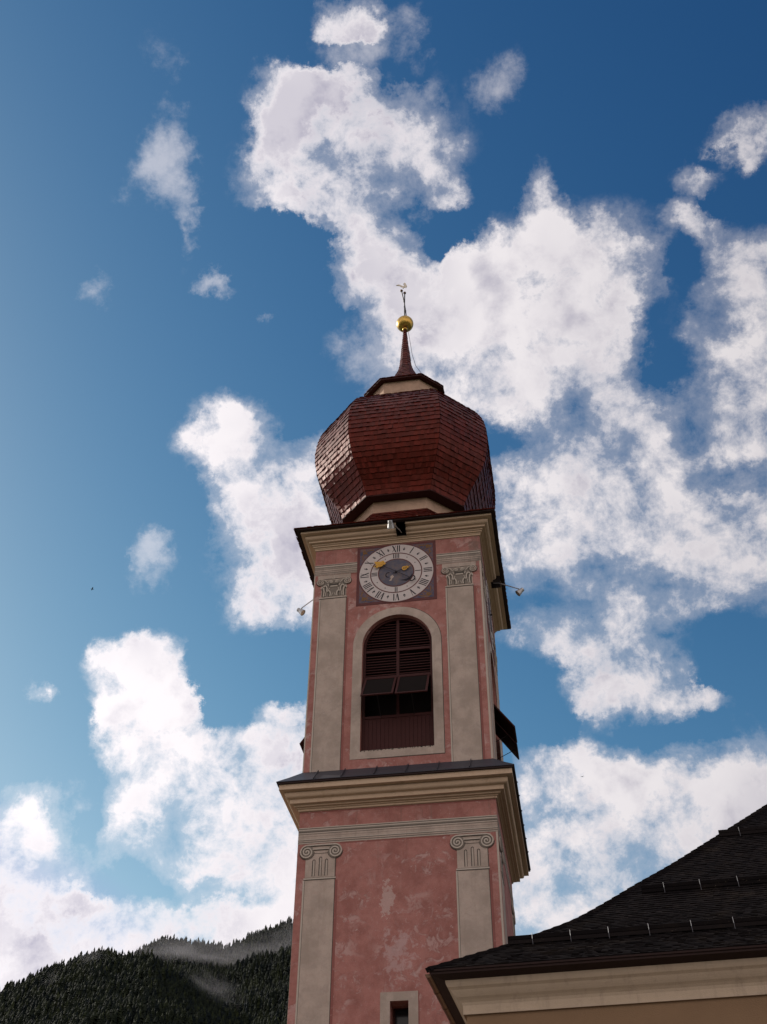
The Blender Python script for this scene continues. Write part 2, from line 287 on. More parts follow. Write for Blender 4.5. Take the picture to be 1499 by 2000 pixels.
def f_goldpaint(N, P):
    c = N.mix(N.noise(P, 12, 5, .65), (.75, .42, .06), (.42, .21, .03)); return c, .55, None, None
def f_dial(N, P):
    c = N.mix(N.noise(P, 3, 6, .65), (.58, .52, .50), (.48, .43, .42))
    c = N.mix(N.math('MULTIPLY', N.ramp(N.noise(P, 30, 4, .7), .5, .78), .3), c, (.33, .3, .3)); return c, .9, (grain(N, P, 50), .008), None
def f_dialblue(N, P):
    c = N.mix(N.ramp(N.noise(P, 3.5, 7, .7), .4, .65), (.095, .095, .13), (.15, .125, .13))
    c = N.mix(N.math('MULTIPLY', N.ramp(N.noise(P, 14, 5, .7), .55, .7), .5), c, (.22, .12, .08)); return c, .9, None, None
def f_spandrel(N, P):
    c = N.mix(N.ramp(N.noise(P, 5, 6, .7), .42, .62), (.075, .075, .12), (.14, .10, .12))
    c = N.mix(N.math('MULTIPLY', N.ramp(N.noise(P, 11, 6, .7, 1.2), .52, .60), .75), c, (.24, .115, .035)); return c, .92, None, None
def f_maroon(N, P):
    c = N.mix(N.noise(P, 8, 6, .7), (.085, .03, .035), (.15, .06, .055)); return c, .92, None, None
def f_ink(N, P): return (.022, .02, .028), .9, None, None
def f_iron(N, P): return (.035, .032, .034), .5, None, {'Metallic': .6}
def f_galv(N, P): return N.mix(N.noise(P, 8, 4, .6), (.34, .34, .35), (.5, .5, .5)), .4, None, {'Metallic': .55}
def f_dullgold(N, P):
    c = N.mix(N.noise(P, 12, 5, .65), (.24, .12, .035), (.14, .07, .03)); return c, .8, None, None
def f_drumplaster(N, P):
    c = N.mix(N.ramp(N.noise(P, 1.4, 7, .65), .35, .65), (.50, .345, .255), (.40, .27, .20)); c = N.mix(N.math('MULTIPLY', streaks(N, P, .5, .75), .3), c, (.27, .18, .13)); return c, .92, (grain(N, P, 45), .012), None
def f_hook(N, P): return (.09, .09, .10), .45, None, {'Metallic': .3}
def f_glass(N, P): return (.02, .022, .026), .12, None, None
def f_lens(N, P): return (.45, .38, .28), .2, None, None
def f_silver(N, P): return (.55, .5, .4), .35, None, {'Metallic': .9}
def f_grass(N, P): return N.mix(N.noise(P, .2, 8, .65), (.035, .05, .02), (.06, .07, .03)), .95, None, None
def f_paving(N, P): return N.mix(N.noise(P, .8, 8, .65), (.13, .11, .09), (.085, .075, .065)), .9, None, None
def f_forestfloor(N, P): return N.mix(N.noise(P, .02, 6, .6), (.006, .010, .006), (.012, .016, .008)), .95, None, None
def f_needles(N, P):
    r = N.n('ShaderNodeObjectInfo').outputs['Random']
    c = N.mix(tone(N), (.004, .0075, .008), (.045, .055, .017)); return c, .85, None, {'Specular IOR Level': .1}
def f_bark(N, P): return (.05, .035, .025), .9, None, None
def f_bird(N, P): return (.02, .02, .024), .7, None, None
M = {k[2:]: mat(k[2:], f) for k, f in list(globals().items()) if k.startswith('f_')}

# ================================================================== mesh helpers
class MB:
    def __init__(s): s.v = []; s.f = []; s.t = []
    def add(s, vs, fs, t=None):
        o = len(s.v); s.v += [tuple(p) for p in vs]; s.f += [tuple(o+i for i in f) for f in fs]; s.t += [random.random() if t is None else t]*len(fs)
    def quad(s, a, b, c, d, t=None): s.add([a, b, c, d], [(0, 1, 2, 3)], t)
    def box(s, x0, x1, y0, y1, z0, z1, t=None):
        s.add([(x0, y0, z0), (x1, y0, z0), (x1, y1, z0), (x0, y1, z0), (x0, y0, z1), (x1, y0, z1), (x1, y1, z1), (x0, y1, z1)],
              [(0, 3, 2, 1), (4, 5, 6, 7), (0, 1, 5, 4), (1, 2, 6, 5), (2, 3, 7, 6), (3, 0, 4, 7)], t)
    def prism(s, pts, y0, y1, t=None):
        """outline given as (x, z), front face at y0 and back at y1 (y0 < y1)"""
        n = len(pts); ar = sum(pts[i][0]*pts[(i+1) % n][1]-pts[(i+1) % n][0]*pts[i][1] for i in range(n))
        if ar < 0: pts = pts[::-1]
        vs = [(x, y0, z) for x, z in pts]+[(x, y1, z) for x, z in pts]
        fs = [tuple(range(n)), tuple(range(2*n-1, n-1, -1))]+[(i, i+n, (i+1) % n+n, (i+1) % n) for i in range(n)]
        s.add(vs, fs, t)
    def slab(s, P, nrm, th):
        """closed slab from polygon P (list of Vector) thickened along -nrm"""
        n = len(P); Q = [p-nrm*th for p in P]
        s.add([*P, *Q], [tuple(range(n)), tuple(range(2*n-1, n-1, -1))]+[((i+1) % n, i, i+n, (i+1) % n+n) for i in range(n)])
    def tube(s, pts, r, n=8, r1=None, t=None, cap=True):
        pts = [Vector(p) for p in pts]; rings = []; m = len(pts)
        for i, p in enumerate(pts):
            d = (pts[min(i+1, m-1)]-pts[max(i-1, 0)]).normalized()
            u = d.orthogonal().normalized() if i == 0 else (pu-d*pu.dot(d)).normalized()
            pu = u; v = d.cross(u); rr = r if r1 is None else r+(r1-r)*i/max(1, m-1)
            rings.append([p+(u*math.cos(2*math.pi*k/n)+v*math.sin(2*math.pi*k/n))*rr for k in range(n)])
        vs = [q for g in rings for q in g]
        fs = [(i*n+k, i*n+(k+1) % n, (i+1)*n+(k+1) % n, (i+1)*n+k) for i in range(m-1) for k in range(n)]
        if cap: fs += [tuple(range(n-1, -1, -1)), tuple((m-1)*n+k for k in range(n))]
        s.add(vs, fs, t)
    def ball(s, c, r, n=16, m=10, t=None):
        vs = [(c[0], c[1], c[2]+r)]
        for i in range(1, m):
            a = math.pi*i/m
            for k in range(n): b = 2*math.pi*k/n; vs.append((c[0]+r*math.sin(a)*math.cos(b), c[1]+r*math.sin(a)*math.sin(b), c[2]+r*math.cos(a)))
        vs.append((c[0], c[1], c[2]-r)); L = len(vs)-1
        fs = [(0, 1+k, 1+(k+1) % n) for k in range(n)]+[(1+(i-1)*n+k, 1+i*n+k, 1+i*n+(k+1) % n, 1+(i-1)*n+(k+1) % n) for i in range(1, m-1) for k in range(n)]
        fs += [(L, 1+(m-2)*n+(k+1) % n, 1+(m-2)*n+k) for k in range(n)]
        s.add(vs, fs, t)
    def ribbon(s, pts, wd, y0, y1, closed=False):
        """flat strip of width wd following (x, z) points, a few mm of paint or plaster between y0 (front) and y1"""
        n = len(pts); L = []; Rr = []
        for i, p in enumerate(pts):
            a = pts[i-1] if (i or closed) else p; b = pts[(i+1) % n] if (i < n-1 or closed) else p
            d = Vector((b[0]-a[0], b[1]-a[1])).normalized(); q = Vector((-d.y, d.x))*wd/2
            L.append((p[0]+q.x, p[1]+q.y)); Rr.append((p[0]-q.x, p[1]-q.y))
        o = []
        for i in range(n if closed else n-1):
            j = (i+1) % n
            A, B, C2, D2 = Rr[i], Rr[j], L[j], L[i]
            vs = [(A[0], y0, A[1]), (B[0], y0, B[1]), (C2[0], y0, C2[1]), (D2[0], y0, D2[1]), (A[0], y1, A[1]), (B[0], y1, B[1]), (C2[0], y1, C2[1]), (D2[0], y1, D2[1])]
            s.add(vs, [(0, 1, 2, 3), (0, 4, 5, 1), (3, 2, 6, 7)]+([(0, 3, 7, 4)] if i == 0 and not closed else [])+([(1, 5, 6, 2)] if i == n-2 and not closed else []))
    def sweep_square(s, prof):
        """profile [(a, z)...] carried round a square plan of half width a"""
        for i in range(len(prof)-1):
            (a0, z0), (a1, z1) = prof[i], prof[i+1]
            c0 = [(-a0, -a0, z0), (a0, -a0, z0), (a0, a0, z0), (-a0, a0, z0)]; c1 = [(-a1, -a1, z1), (a1, -a1, z1), (a1, a1, z1), (-a1, a1, z1)]
            for k in range(4): s.quad(c0[k], c0[(k+1) % 4], c1[(k+1) % 4], c1[k])
    def build(s, name, m, parent=None, smooth=False, label=None, loc=None, rotz=0.0):
        me = bpy.data.meshes.new(name); me.from_pydata(s.v, [], s.f)
        at = me.attributes.new('tone', 'FLOAT', 'FACE'); at.data.foreach_set('value', s.t)
        if smooth: me.polygons.foreach_set('use_smooth', [True]*len(me.polygons))
        me.materials.append(M[m]); me.update()
        o = bpy.data.objects.new(name, me); S.collection.objects.link(o)
        attach(o, parent); o.rotation_euler.z = rotz
        if label: o['label'] = label
        return o
ORG = {}
def attach(o, parent):
    if parent is not None:
        o.parent = parent
        if parent.type == 'EMPTY': o.matrix_parent_inverse = Matrix.Translation(-Vector(parent.location))
def thing(name, label, cat, loc=(0, 0, 0), group=None):
    o = bpy.data.objects.new(name, None); S.collection.objects.link(o); o.location = loc; o.empty_display_size = .5
    o['label'] = label; o['category'] = cat
    if group: o['group'] = group
    return o
def tag(o, label=None, cat=None, group=None, kind=None):
    for k, v in (('label', label), ('category', cat), ('group', group), ('kind', kind)):
        if v: o[k] = v
    return o
def copy_side(o, k):
    """same part on another face of the tower, with its own sub-parts"""
    c = o.copy(); S.collection.objects.link(c); c.rotation_euler.z = k*math.pi/2
    for ch in list(o.children):
        d = ch.copy(); S.collection.objects.link(d); d.parent = c
    return c

# ================================================================== the tower
GZ = -1.6                                   # ground level; heights below are measured from the eye
tower = thing('church_tower', 'tall pink and cream bell tower with red shingled onion dome and painted clock', 'tower', (0, 0, GZ))
H = 3.5

# ---- lower shaft with a slit window through its front
sh = MB()
SW = (-.22, .37, 11.2, 12.88)
zt, zb = 19.8, GZ
for k in range(4):
    rot = Matrix.Rotation(k*math.pi/2, 3, 'Z')
    def q(pts): sh.add([rot @ Vector(p) for p in pts], [tuple(range(len(pts)))])
    if k == 0:
        a, b, c, d = SW
        q([(-H, -H, zb), (a, -H, zb), (a, -H, zt), (-H, -H, zt)]); q([(b, -H, zb), (H, -H, zb), (H, -H, zt), (b, -H, zt)])
        q([(a, -H, zb), (b, -H, zb), (b, -H, c), (a, -H, c)])
        q([(a, -H, d), (b, -H, d), (b, -H, zt), (a, -H, zt)])
        e = -H+.75
        q([(a, -H, c), (a, e, c), (a, e, d), (a, -H, d)]); q([(b, -H, c), (b, -H, d), (b, e, d), (b, e, c)])
        q([(a, -H, d), (a, e, d), (b, e, d), (b, -H, d)]); q([(a, -H, c), (b, -H, c), (b, e, c), (a, e, c)])
    else: q([(-H, -H, zb), (H, -H, zb), (H, -H, zt), (-H, -H, zt)])
sh.build('lower_shaft', 'pink', tower)
sw = MB(); sw.box(-.3, .45, -2.76, -2.70, 11.1, 12.95); wn_ = sw.build('slit_window', 'glass', tower)
g = MB()
for x in (-.2, .33): g.box(x, x+.04, -2.82, -2.765, 11.2, 12.88)
g.box(-.16, .33, -2.82, -2.765, 12.84, 12.88); g.box(-.16, .33, -2.82, -2.765, 12.3, 12.34); g.build('window_frame', 'louvre', wn_)
sr = MB()   # painted plaster surround of the slit
sr.box(-.53, -.22, -H-.012, -H, 10.9, 12.88); sr.box(.37, .68, -H-.012, -H, 10.9, 12.88); sr.box(-.53, .68, -H-.012, -H, 12.88, 13.16)
sro = sr.build('window_surround', 'cream', tower)
l = MB(); l.box(.68, .71, -H-.008, -H, 10.9, 13.16); l.build('painted_shadow_line', 'paintred', sro)

# ---- upper shaft with four arched belfry openings
WR, WS, WB, ZT2 = 1.385, 26.63, 21.9, 31.9
up = MB(); NA = 28
arc = [(-WR*math.cos(math.pi*i/NA), WS+WR*math.sin(math.pi*i/NA)) for i in range(NA+1)]
for k in range(4):
    rot = Matrix.Rotation(k*math.pi/2, 3, 'Z')
    def q(pts): up.add([rot @ Vector(p) for p in pts], [tuple(range(len(pts)))])
    q([(-H, -H, 20.4), (-WR, -H, 20.4), (-WR, -H, WS), (-WR, -H, ZT2), (-H, -H, ZT2)])
    q([(WR, -H, 20.4), (H, -H, 20.4), (H, -H, ZT2), (WR, -H, ZT2), (WR, -H, WS)])
    q([(-WR, -H, 20.4), (WR, -H, 20.4), (WR, -H, WB), (-WR, -H, WB)])
    for i in range(NA):
        (x0, z0), (x1, z1) = arc[i], arc[i+1]
        q([(x0, -H, z0), (x1, -H, z1), (x1, -H, ZT2), (x0, -H, ZT2)])
    outl = [(-WR, WB)]+arc+[(WR, WB)]
    for i in range(len(outl)):
        (x0, z0), (x1, z1) = outl[i], outl[(i+1) % len(outl)]
        q([(x0, -H, z0), (x0, -H+.45, z0), (x1, -H+.45, z1), (x1, -H, z1)])
up.build('upper_shaft', 'pink', tower)
bc = MB(); bc.box(-2.6, 2.6, -2.6, 2.6, 20.6, 31.5); bc.build('dark_inner_box', 'black', tower)  # black inner wall box, added so the belfry openings look dark

# ---- mouldings: two cornices
def arcp(a0, z0, a1, z1, bulge, n=6):
    """points between two profile points, bowed outwards (+) or hollowed (-)"""
    out = []
    L = math.hypot(a1-a0, z1-z0); nx, nz = (z1-z0)/L, -(a1-a0)/L
    for i in range(1, n):
        t = i/n; s_ = math.sin(math.pi*t)*bulge; out.append((a0+(a1-a0)*t+nx*s_, z0+(z1-z0)*t+nz*s_))
    return out
P1 = [(3.49, 19.60), (3.555, 19.615), (3.555, 19.685), (3.60, 19.69), (3.60, 19.73), (3.685, 19.735), (3.685, 19.80), (3.82, 19.803), (3.82, 19.95), (3.845, 19.965)] \
    + [(3.90, 19.972), (3.94, 19.99), (3.965, 20.02), (3.98, 20.06), (3.985, 20.11), (3.98, 20.15), (3.955, 20.185), (4.165, 20.19), (4.165, 20.385)]
c1 = MB(); c1.sweep_square(P1); lc = c1.build('lower_cornice', 'ochre', tower)
e1 = MB(); e1.sweep_square([(4.165, 20.385), (4.235, 20.39), (4.235, 20.46), (3.6, 20.46)]); e1.build('eave_board', 'darkwood', lc)
P2 = [(3.49, 31.75), (3.54, 31.76), (3.54, 31.825), (3.56, 31.83), (3.56, 31.885), (3.615, 31.89), (3.615, 31.955), (3.66, 31.96), (3.66, 32.03), (3.765, 32.035), (3.765, 32.125)] \
    + [(3.80, 32.135), (3.85, 32.15), (3.885, 32.18), (3.905, 32.22), (3.91, 32.27), (3.90, 32.31), (3.88, 32.33), (4.08, 32.335), (4.08, 32.43)]
c2 = MB(); HX0, HX1, HZ0, HZ1 = .04, .44, 32.0, 32.47
for i in range(len(P2)-1):
    (a0, z0), (a1, z1) = P2[i], P2[i+1]
    for k in range(4):
        rot = Matrix.Rotation(k*math.pi/2, 3, 'Z')
        segs = [(-9, 9)] if z1 <= 32.03 else [(-9, HX0), (HX1, 9)]
        for (u, v) in segs:
            A = [(max(u, -a0), -a0, z0), (min(v, a0), -a0, z0), (min(v, a1), -a1, z1), (max(u, -a1), -a1, z1)]
            c2.add([rot @ Vector(p) for p in A], [(0, 1, 2, 3)])
uc = c2.build('upper_cornice', 'ochre', tower)
hb = MB()
hb.add([(HX0, -3.4, 31.98), (HX1, -3.4, 31.98), (HX1, -4.08, 31.98), (HX0, -4.08, 31.98), (HX0, -3.4, 32.44), (HX1, -3.4, 32.44), (HX1, -4.08, 32.44), (HX0, -4.08, 32.44)],
       [(0, 1, 5, 4), (0, 4, 7, 3), (1, 2, 6, 5)])
hb.add([(HX0, -3.4, 32.05), (HX1, -3.4, 32.05), (HX1, -3.72, 32.05), (HX0, -3.72, 32.05)], [(0, 1, 2, 3)])
h0 = hb.build('vent_hole', 'black', tower)
for k in (1, 2, 3): copy_side(h0, k)
e2 = MB(); e2.sweep_square([(4.08, 32.43), (4.245, 32.435), (4.25, 32.50)]); e2.build('eave_board', 'darkwood', uc)

# sheet metal skirt on the lower cornice, with standing seams
sk = MB(); sk.sweep_square([(4.26, 20.455), (4.26, 20.475), (3.9, 20.80), (3.49, 21.20)])
sko = sk.build('skirt_roof', 'sheet', tower)
for k in range(4):
    rot = Matrix.Rotation(k*math.pi/2, 3, 'Z')
    for x in (-2.9, -1.9, -.72, .42, 1.55, 2.7):
        sm = MB(); P = [(x-.012, -4.262, 20.48), (x+.012, -4.262, 20.48), (x+.012, -3.51, 21.2), (x-.012, -3.51, 21.2)]
        Q = [(a, b-.03, c+.03) for a, b, c in P]; sm.add([rot @ Vector(p) for p in P+Q], [(4, 5, 6, 7), (0, 1, 5, 4), (1, 2, 6, 5), (3, 0, 4, 7)]); sm.build('standing_seam', 'sheet', sko)

# ================================================================== painted architecture, face by face
F0 = -H
def strip(mb, x0, x1, z0, z1, pr): mb.box(x0, x1, F0-pr, F0, z0, z1)
# lower entablature and frieze lines
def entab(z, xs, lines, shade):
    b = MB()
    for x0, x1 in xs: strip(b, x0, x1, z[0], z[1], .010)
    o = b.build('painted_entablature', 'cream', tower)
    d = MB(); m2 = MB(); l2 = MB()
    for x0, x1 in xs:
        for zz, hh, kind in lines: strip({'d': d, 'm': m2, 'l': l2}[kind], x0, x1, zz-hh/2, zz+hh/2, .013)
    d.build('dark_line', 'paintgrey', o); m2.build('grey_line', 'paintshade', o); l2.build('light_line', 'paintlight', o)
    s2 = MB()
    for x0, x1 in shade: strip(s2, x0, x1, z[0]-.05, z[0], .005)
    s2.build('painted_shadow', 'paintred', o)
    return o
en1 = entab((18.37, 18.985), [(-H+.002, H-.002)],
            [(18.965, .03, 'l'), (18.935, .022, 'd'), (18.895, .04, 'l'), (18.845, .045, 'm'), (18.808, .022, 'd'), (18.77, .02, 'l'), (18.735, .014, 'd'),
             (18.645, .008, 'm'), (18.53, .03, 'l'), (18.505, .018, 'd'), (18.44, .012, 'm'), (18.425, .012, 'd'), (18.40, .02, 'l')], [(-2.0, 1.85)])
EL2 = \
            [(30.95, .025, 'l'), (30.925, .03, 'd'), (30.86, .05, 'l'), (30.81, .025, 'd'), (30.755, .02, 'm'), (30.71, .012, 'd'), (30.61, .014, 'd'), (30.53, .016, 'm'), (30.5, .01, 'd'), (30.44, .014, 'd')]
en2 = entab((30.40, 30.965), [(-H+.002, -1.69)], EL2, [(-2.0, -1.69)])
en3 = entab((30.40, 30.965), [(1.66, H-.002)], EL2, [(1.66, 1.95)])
fr_ = MB(); strip(fr_, -H+.002, H-.002, 19.55, 19.60, .005); fs_ = fr_.build('painted_shadow', 'paintred', tower)
PARTS = [en1, en2, en3, fs_]

# pilasters: body with a light left edge and a painted shade on the right
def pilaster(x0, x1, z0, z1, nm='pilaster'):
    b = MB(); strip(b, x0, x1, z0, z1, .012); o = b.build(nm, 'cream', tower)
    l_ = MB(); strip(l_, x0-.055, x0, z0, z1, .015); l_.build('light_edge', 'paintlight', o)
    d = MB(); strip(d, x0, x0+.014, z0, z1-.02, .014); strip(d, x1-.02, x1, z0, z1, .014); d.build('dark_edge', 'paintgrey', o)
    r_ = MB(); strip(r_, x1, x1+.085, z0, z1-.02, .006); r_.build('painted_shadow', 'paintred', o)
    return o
def spiral(cx, cz, r0, turns, a0, cw=1, n=46, r1=.02):
    return [(cx+(r0+(r1-r0)*i/n)*math.cos(a0+cw*2*math.pi*turns*i/n), cz+(r0+(r1-r0)*i/n)*math.sin(a0+cw*2*math.pi*turns*i/n)) for i in range(n+1)]
def ionic(xc):
    xl, xr = xc-.5, xc+.5; zc = 18.05
    b = MB(); strip(b, xc-.535, xc+.53, 17.10, 18.0, .012); strip(b, xl, xr, 18.0, 18.345, .012)
    o = b.build('ionic_capital', 'cream', tower)
    for cx in (xl, xr):
        disc = MB(); disc.prism([(cx+.245*math.cos(2*math.pi*i/32), zc+.245*math.sin(2*math.pi*i/32)) for i in range(32)], F0-.030, F0); disc.build('volute', 'paintshade', o)
    v = MB(); dk = MB()
    for cx, sg in ((xl, 1), (xr, -1)):
        # band comes in over the top and winds inwards
        sp = spiral(cx, zc, .245, 2.35, math.pi/2, sg, 60, .015)
        v.ribbon(sp, .047, F0-.052, F0-.028)
        dk.ribbon(spiral(cx, zc, .215, 2.1, math.pi/2, sg, 60, .03), .016, F0-.036, F0-.029)
        dk.ribbon([(cx+.262*math.cos(t), zc+.262*math.sin(t)-.006) for t in [math.pi+math.pi*i/20 for i in range(21)]], .018, F0-.016, F0)
    v.box(xl, xr, F0-.052, F0-.012, 18.272, 18.318); v.box(xl+.2, xr-.2, F0-.045, F0-.012, 18.125, 18.165)
    dk.box(xl, xr, F0-.022, F0-.012, 18.248, 18.272); dk.box(xl+.2, xr-.2, F0-.022, F0-.012, 18.10, 18.125); dk.box(xl+.22, xr-.22, F0-.02, F0-.012, 17.985, 18.0)
    for i, fx in enumerate((-.235, 0, .21)):
        z1 = 17.86 if i == 1 else 17.77
        dk.ribbon([(xc+fx-.045, 17.17), (xc+fx-.045, z1-.05), (xc+fx-.03, z1-.015), (xc+fx, z1), (xc+fx+.03, z1-.015), (xc+fx+.04, z1-.05)], .026, F0-.018, F0-.012)
        dk.box(xc+fx+.036, xc+fx+.05, F0-.018, F0-.012, 17.17, z1-.05)
        v.box(xc+fx-.02, xc+fx+.012, F0-.02, F0-.012, 17.17, z1-.07)
    v.box(xc-.575, xc+.55, F0-.03, F0-.012, 17.055, 17.105); dk.box(xc-.56, xc+.55, F0-.022, F0-.012, 17.03, 17.055); dk.box(xc-.53, xc+.53, F0-.018, F0-.012, 17.105, 17.12)
    dk.box(xc+.51, xc+.535, F0-.018, F0-.012, 17.12, 17.8)
    v.build('light_line', 'paintlight', o); dk.build('dark_line', 'paintgrey', o)
    return o
for xc in (-2.66, 2.60):
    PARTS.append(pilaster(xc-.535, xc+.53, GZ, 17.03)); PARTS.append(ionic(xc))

def corinthian(xc):
    b = MB(); strip(b, xc-.53, xc+.53, 29.19, 30.15, .012); strip(b, xc-.70, xc+.70, 30.15, 30.38, .012)
    o = b.build('corinthian_capital', 'cream', tower)
    v = MB(); dk = MB(); sh_ = MB()
    sh_.box(xc-.5, xc+.5, F0-.018, F0-.012, 29.25, 30.1)
    for sg in (-1, 1):
        cx = xc+sg*.56
        v.ribbon(spiral(cx, 30.0, .16, 2.1, math.pi/2, -sg, 40, .012), .034, F0-.05, F0-.02)
        dk.ribbon(spiral(cx, 30.0, .185, 1.0, math.pi/2, -sg, 30, .17), .02, F0-.019, F0)
        v.ribbon([(cx-sg*.0, 30.16), (cx-sg*.18, 30.10), (cx-sg*.30, 29.95), (cx-sg*.34, 29.78)], .035, F0-.04, F0-.018)
        v.ribbon(spiral(xc+sg*.13, 30.0, .075, 1.6, math.pi/2, sg, 26, .01), .026, F0-.045, F0-.02)
        v.ribbon([(xc+sg*.13, 30.075), (xc+sg*.24, 30.03), (xc+sg*.27, 29.85)], .028, F0-.04, F0-.018)
        # acanthus leaves: stem that curls over at its tip
        for lx, lz, hh in ((.42, 29.25, .5), (.15, 29.25, .3), (.30, 29.5, .32)):
            x = xc+sg*lx
            v.ribbon([(x, lz), (x-sg*.02, lz+hh*.5), (x+sg*.01, lz+hh*.85), (x+sg*.07, lz+hh), (x+sg*.12, lz+hh*.9), (x+sg*.10, lz+hh*.78)], .05, F0-.045, F0-.018)
            dk.ribbon([(x+sg*.05, lz), (x+sg*.045, lz+hh*.6), (x+sg*.07, lz+hh*.8)], .026, F0-.026, F0-.018)
            v.ribbon([(x-sg*.07, lz+.02), (x-sg*.09, lz+hh*.4), (x-sg*.12, lz+hh*.55)], .026, F0-.035, F0-.018)
        dk.box(xc+sg*.36-.03, xc+sg*.36+.03, F0-.03, F0-.018, 29.36, 29.45); dk.box(xc+sg*.16-.03, xc+sg*.16+.03, F0-.03, F0-.018, 29.8, 29.93)
    dk.box(xc-.14, xc+.14, F0-.028, F0-.018, 29.83, 29.90); v.box(xc-.15, xc+.15, F0-.04, F0-.018, 29.74, 29.80)
    v.ribbon([(xc, 30.15), (xc+.01, 30.24), (xc+.02, 30.36)], .03, F0-.03, F0-.012); v.ribbon([(xc-.1, 30.19), (xc, 30.16), (xc+.1, 30.2)], .03, F0-.03, F0-.012)
    v.box(xc-.6, xc+.57, F0-.03, F0-.012, 29.16, 29.20); dk.box(xc-.58, xc+.56, F0-.02, F0-.012, 29.13, 29.16); dk.box(xc-.68, xc+.68, F0-.02, F0-.012, 30.155, 30.175)
    sh_.build('ground_shade', 'paintshade', o); v.build('acanthus_leaf', 'paintlight', o); dk.build('dark_line', 'paintgrey', o)
    return o
for xc in (-2.645, 2.585):
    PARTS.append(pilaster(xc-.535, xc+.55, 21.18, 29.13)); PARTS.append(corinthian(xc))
# pale painted corner line
ce = MB(); strip(ce, 3.43, 3.498, 21.2, 30.4, .006); strip(ce, 3.43, 3.498, GZ, 18.37, .006); strip(ce, -3.498, -3.46, 21.2, 30.4, .006)
PARTS.append(ce.build('corner_line', 'paintlight', tower))

# painted surround of the belfry opening
ws = MB(); RO = 1.755
oarc = [(-RO*math.cos(math.pi*i/NA), WS+RO*math.sin(math.pi*i/NA)) for i in range(NA+1)]
for i in range(NA):
    (a, b_), (c, d) = arc[i], arc[i+1]; (e, f), (g_, h) = oarc[i], oarc[i+1]; y0, y1 = F0-.014, F0
    ws.add([(a, y0, b_), (c, y0, d), (g_, y0, h), (e, y0, f), (e, y1, f), (g_, y1, h)], [(0, 1, 2, 3), (3, 2, 5, 4)])
strip(ws, -RO, -WR, WB, WS, .014); strip(ws, WR, RO, WB, WS, .014); strip(ws, -RO, RO, 21.57, WB, .014)
wso = ws.build('window_surround', 'cream', tower)
o2 = MB(); o2.ribbon([(RO+.012, 21.57)]+[(x*(RO+.012)/RO, WS+(z-WS)*(RO+.012)/RO) for x, z in oarc[::-1]][:12], .024, F0-.01, F0)
o2.box(-1.1, RO+.02, F0-.01, F0, 21.545, 21.57); o2.build('painted_shadow_line', 'paintgrey', wso)
PARTS.append(wso)

# ---- louvred belfry window
def arch_x(z, r=WR):
    return r if z <= WS else math.sqrt(max(0, r*r-(z-WS)**2))
FY = -H+.28
fr = MB()
# arched frame
ri = WR-.11
ia = [(-ri*math.cos(math.pi*i/NA), WS+ri*math.sin(math.pi*i/NA)) for i in range(NA+1)]
for i in range(NA):
    (a, b_), (c, d) = ia[i], ia[i+1]; (e, f), (g_, h) = arc[i], arc[i+1]; y0, y1 = FY-.06, FY+.06
    fr.add([(a, y0, b_), (c, y0, d), (g_, y0, h), (e, y0, f), (a, y1, b_), (c, y1, d)], [(0, 1, 2, 3), (0, 4, 5, 1)])
fr.box(-WR, -ri, FY-.06, FY+.06, WB, WS); fr.box(ri, WR, FY-.06, FY+.06, WB, WS)
fr.box(-.055, .055, FY-.055, FY+.05, 23.47, WS+ri)
for z in (26.40, 25.16, 23.38): fr.box(-ri, ri, FY-.065, FY+.05, z, z+.11)
fo = fr.build('louvre_window', 'louvre', tower)
sl_ = MB(); z = 25.36
while z < WS+ri-.08:
    if abs(z-26.45) > .10:
        xw = arch_x(z+.06, ri)
        if xw > .2:
            for x0, x1 in ((-xw, -.056), (.056, xw)):
                sl_.add([(x0, FY-.05, z-.045), (x1, FY-.05, z-.045), (x1, FY+.05, z+.05), (x0, FY+.05, z+.05), (x0, FY-.05, z-.025), (x1, FY-.05, z-.025), (x1, FY+.05, z+.07), (x0, FY+.05, z+.07)],
                        [(0, 3, 2, 1), (4, 5, 6, 7), (0, 1, 5, 4), (2, 3, 7, 6)])
    z += .125
sl_.build('louvre_slats', 'louvre', fo)
bp = MB(); x = -ri
while x < ri-.01:
    x1 = min(x+.155, ri); bp.box(x+.004, x1-.004, FY-.035-random.random()*.012, FY+.03, WB, 23.38); x = x1
bp.build('board_panel', 'louvre', fo)
dk_ = MB()
for i in range(60):
    x = random.uniform(-WR, WR); r_ = random.uniform(.02, .045); dk_.tube([(x, F0+.02, WB-.01), (x+random.uniform(-.03, .03), F0-.03, WB+random.uniform(-.05, .02))], r_, 5, .006)
dk_.build('moss_fringe', 'forestfloor', fo)
PARTS.append(fo)
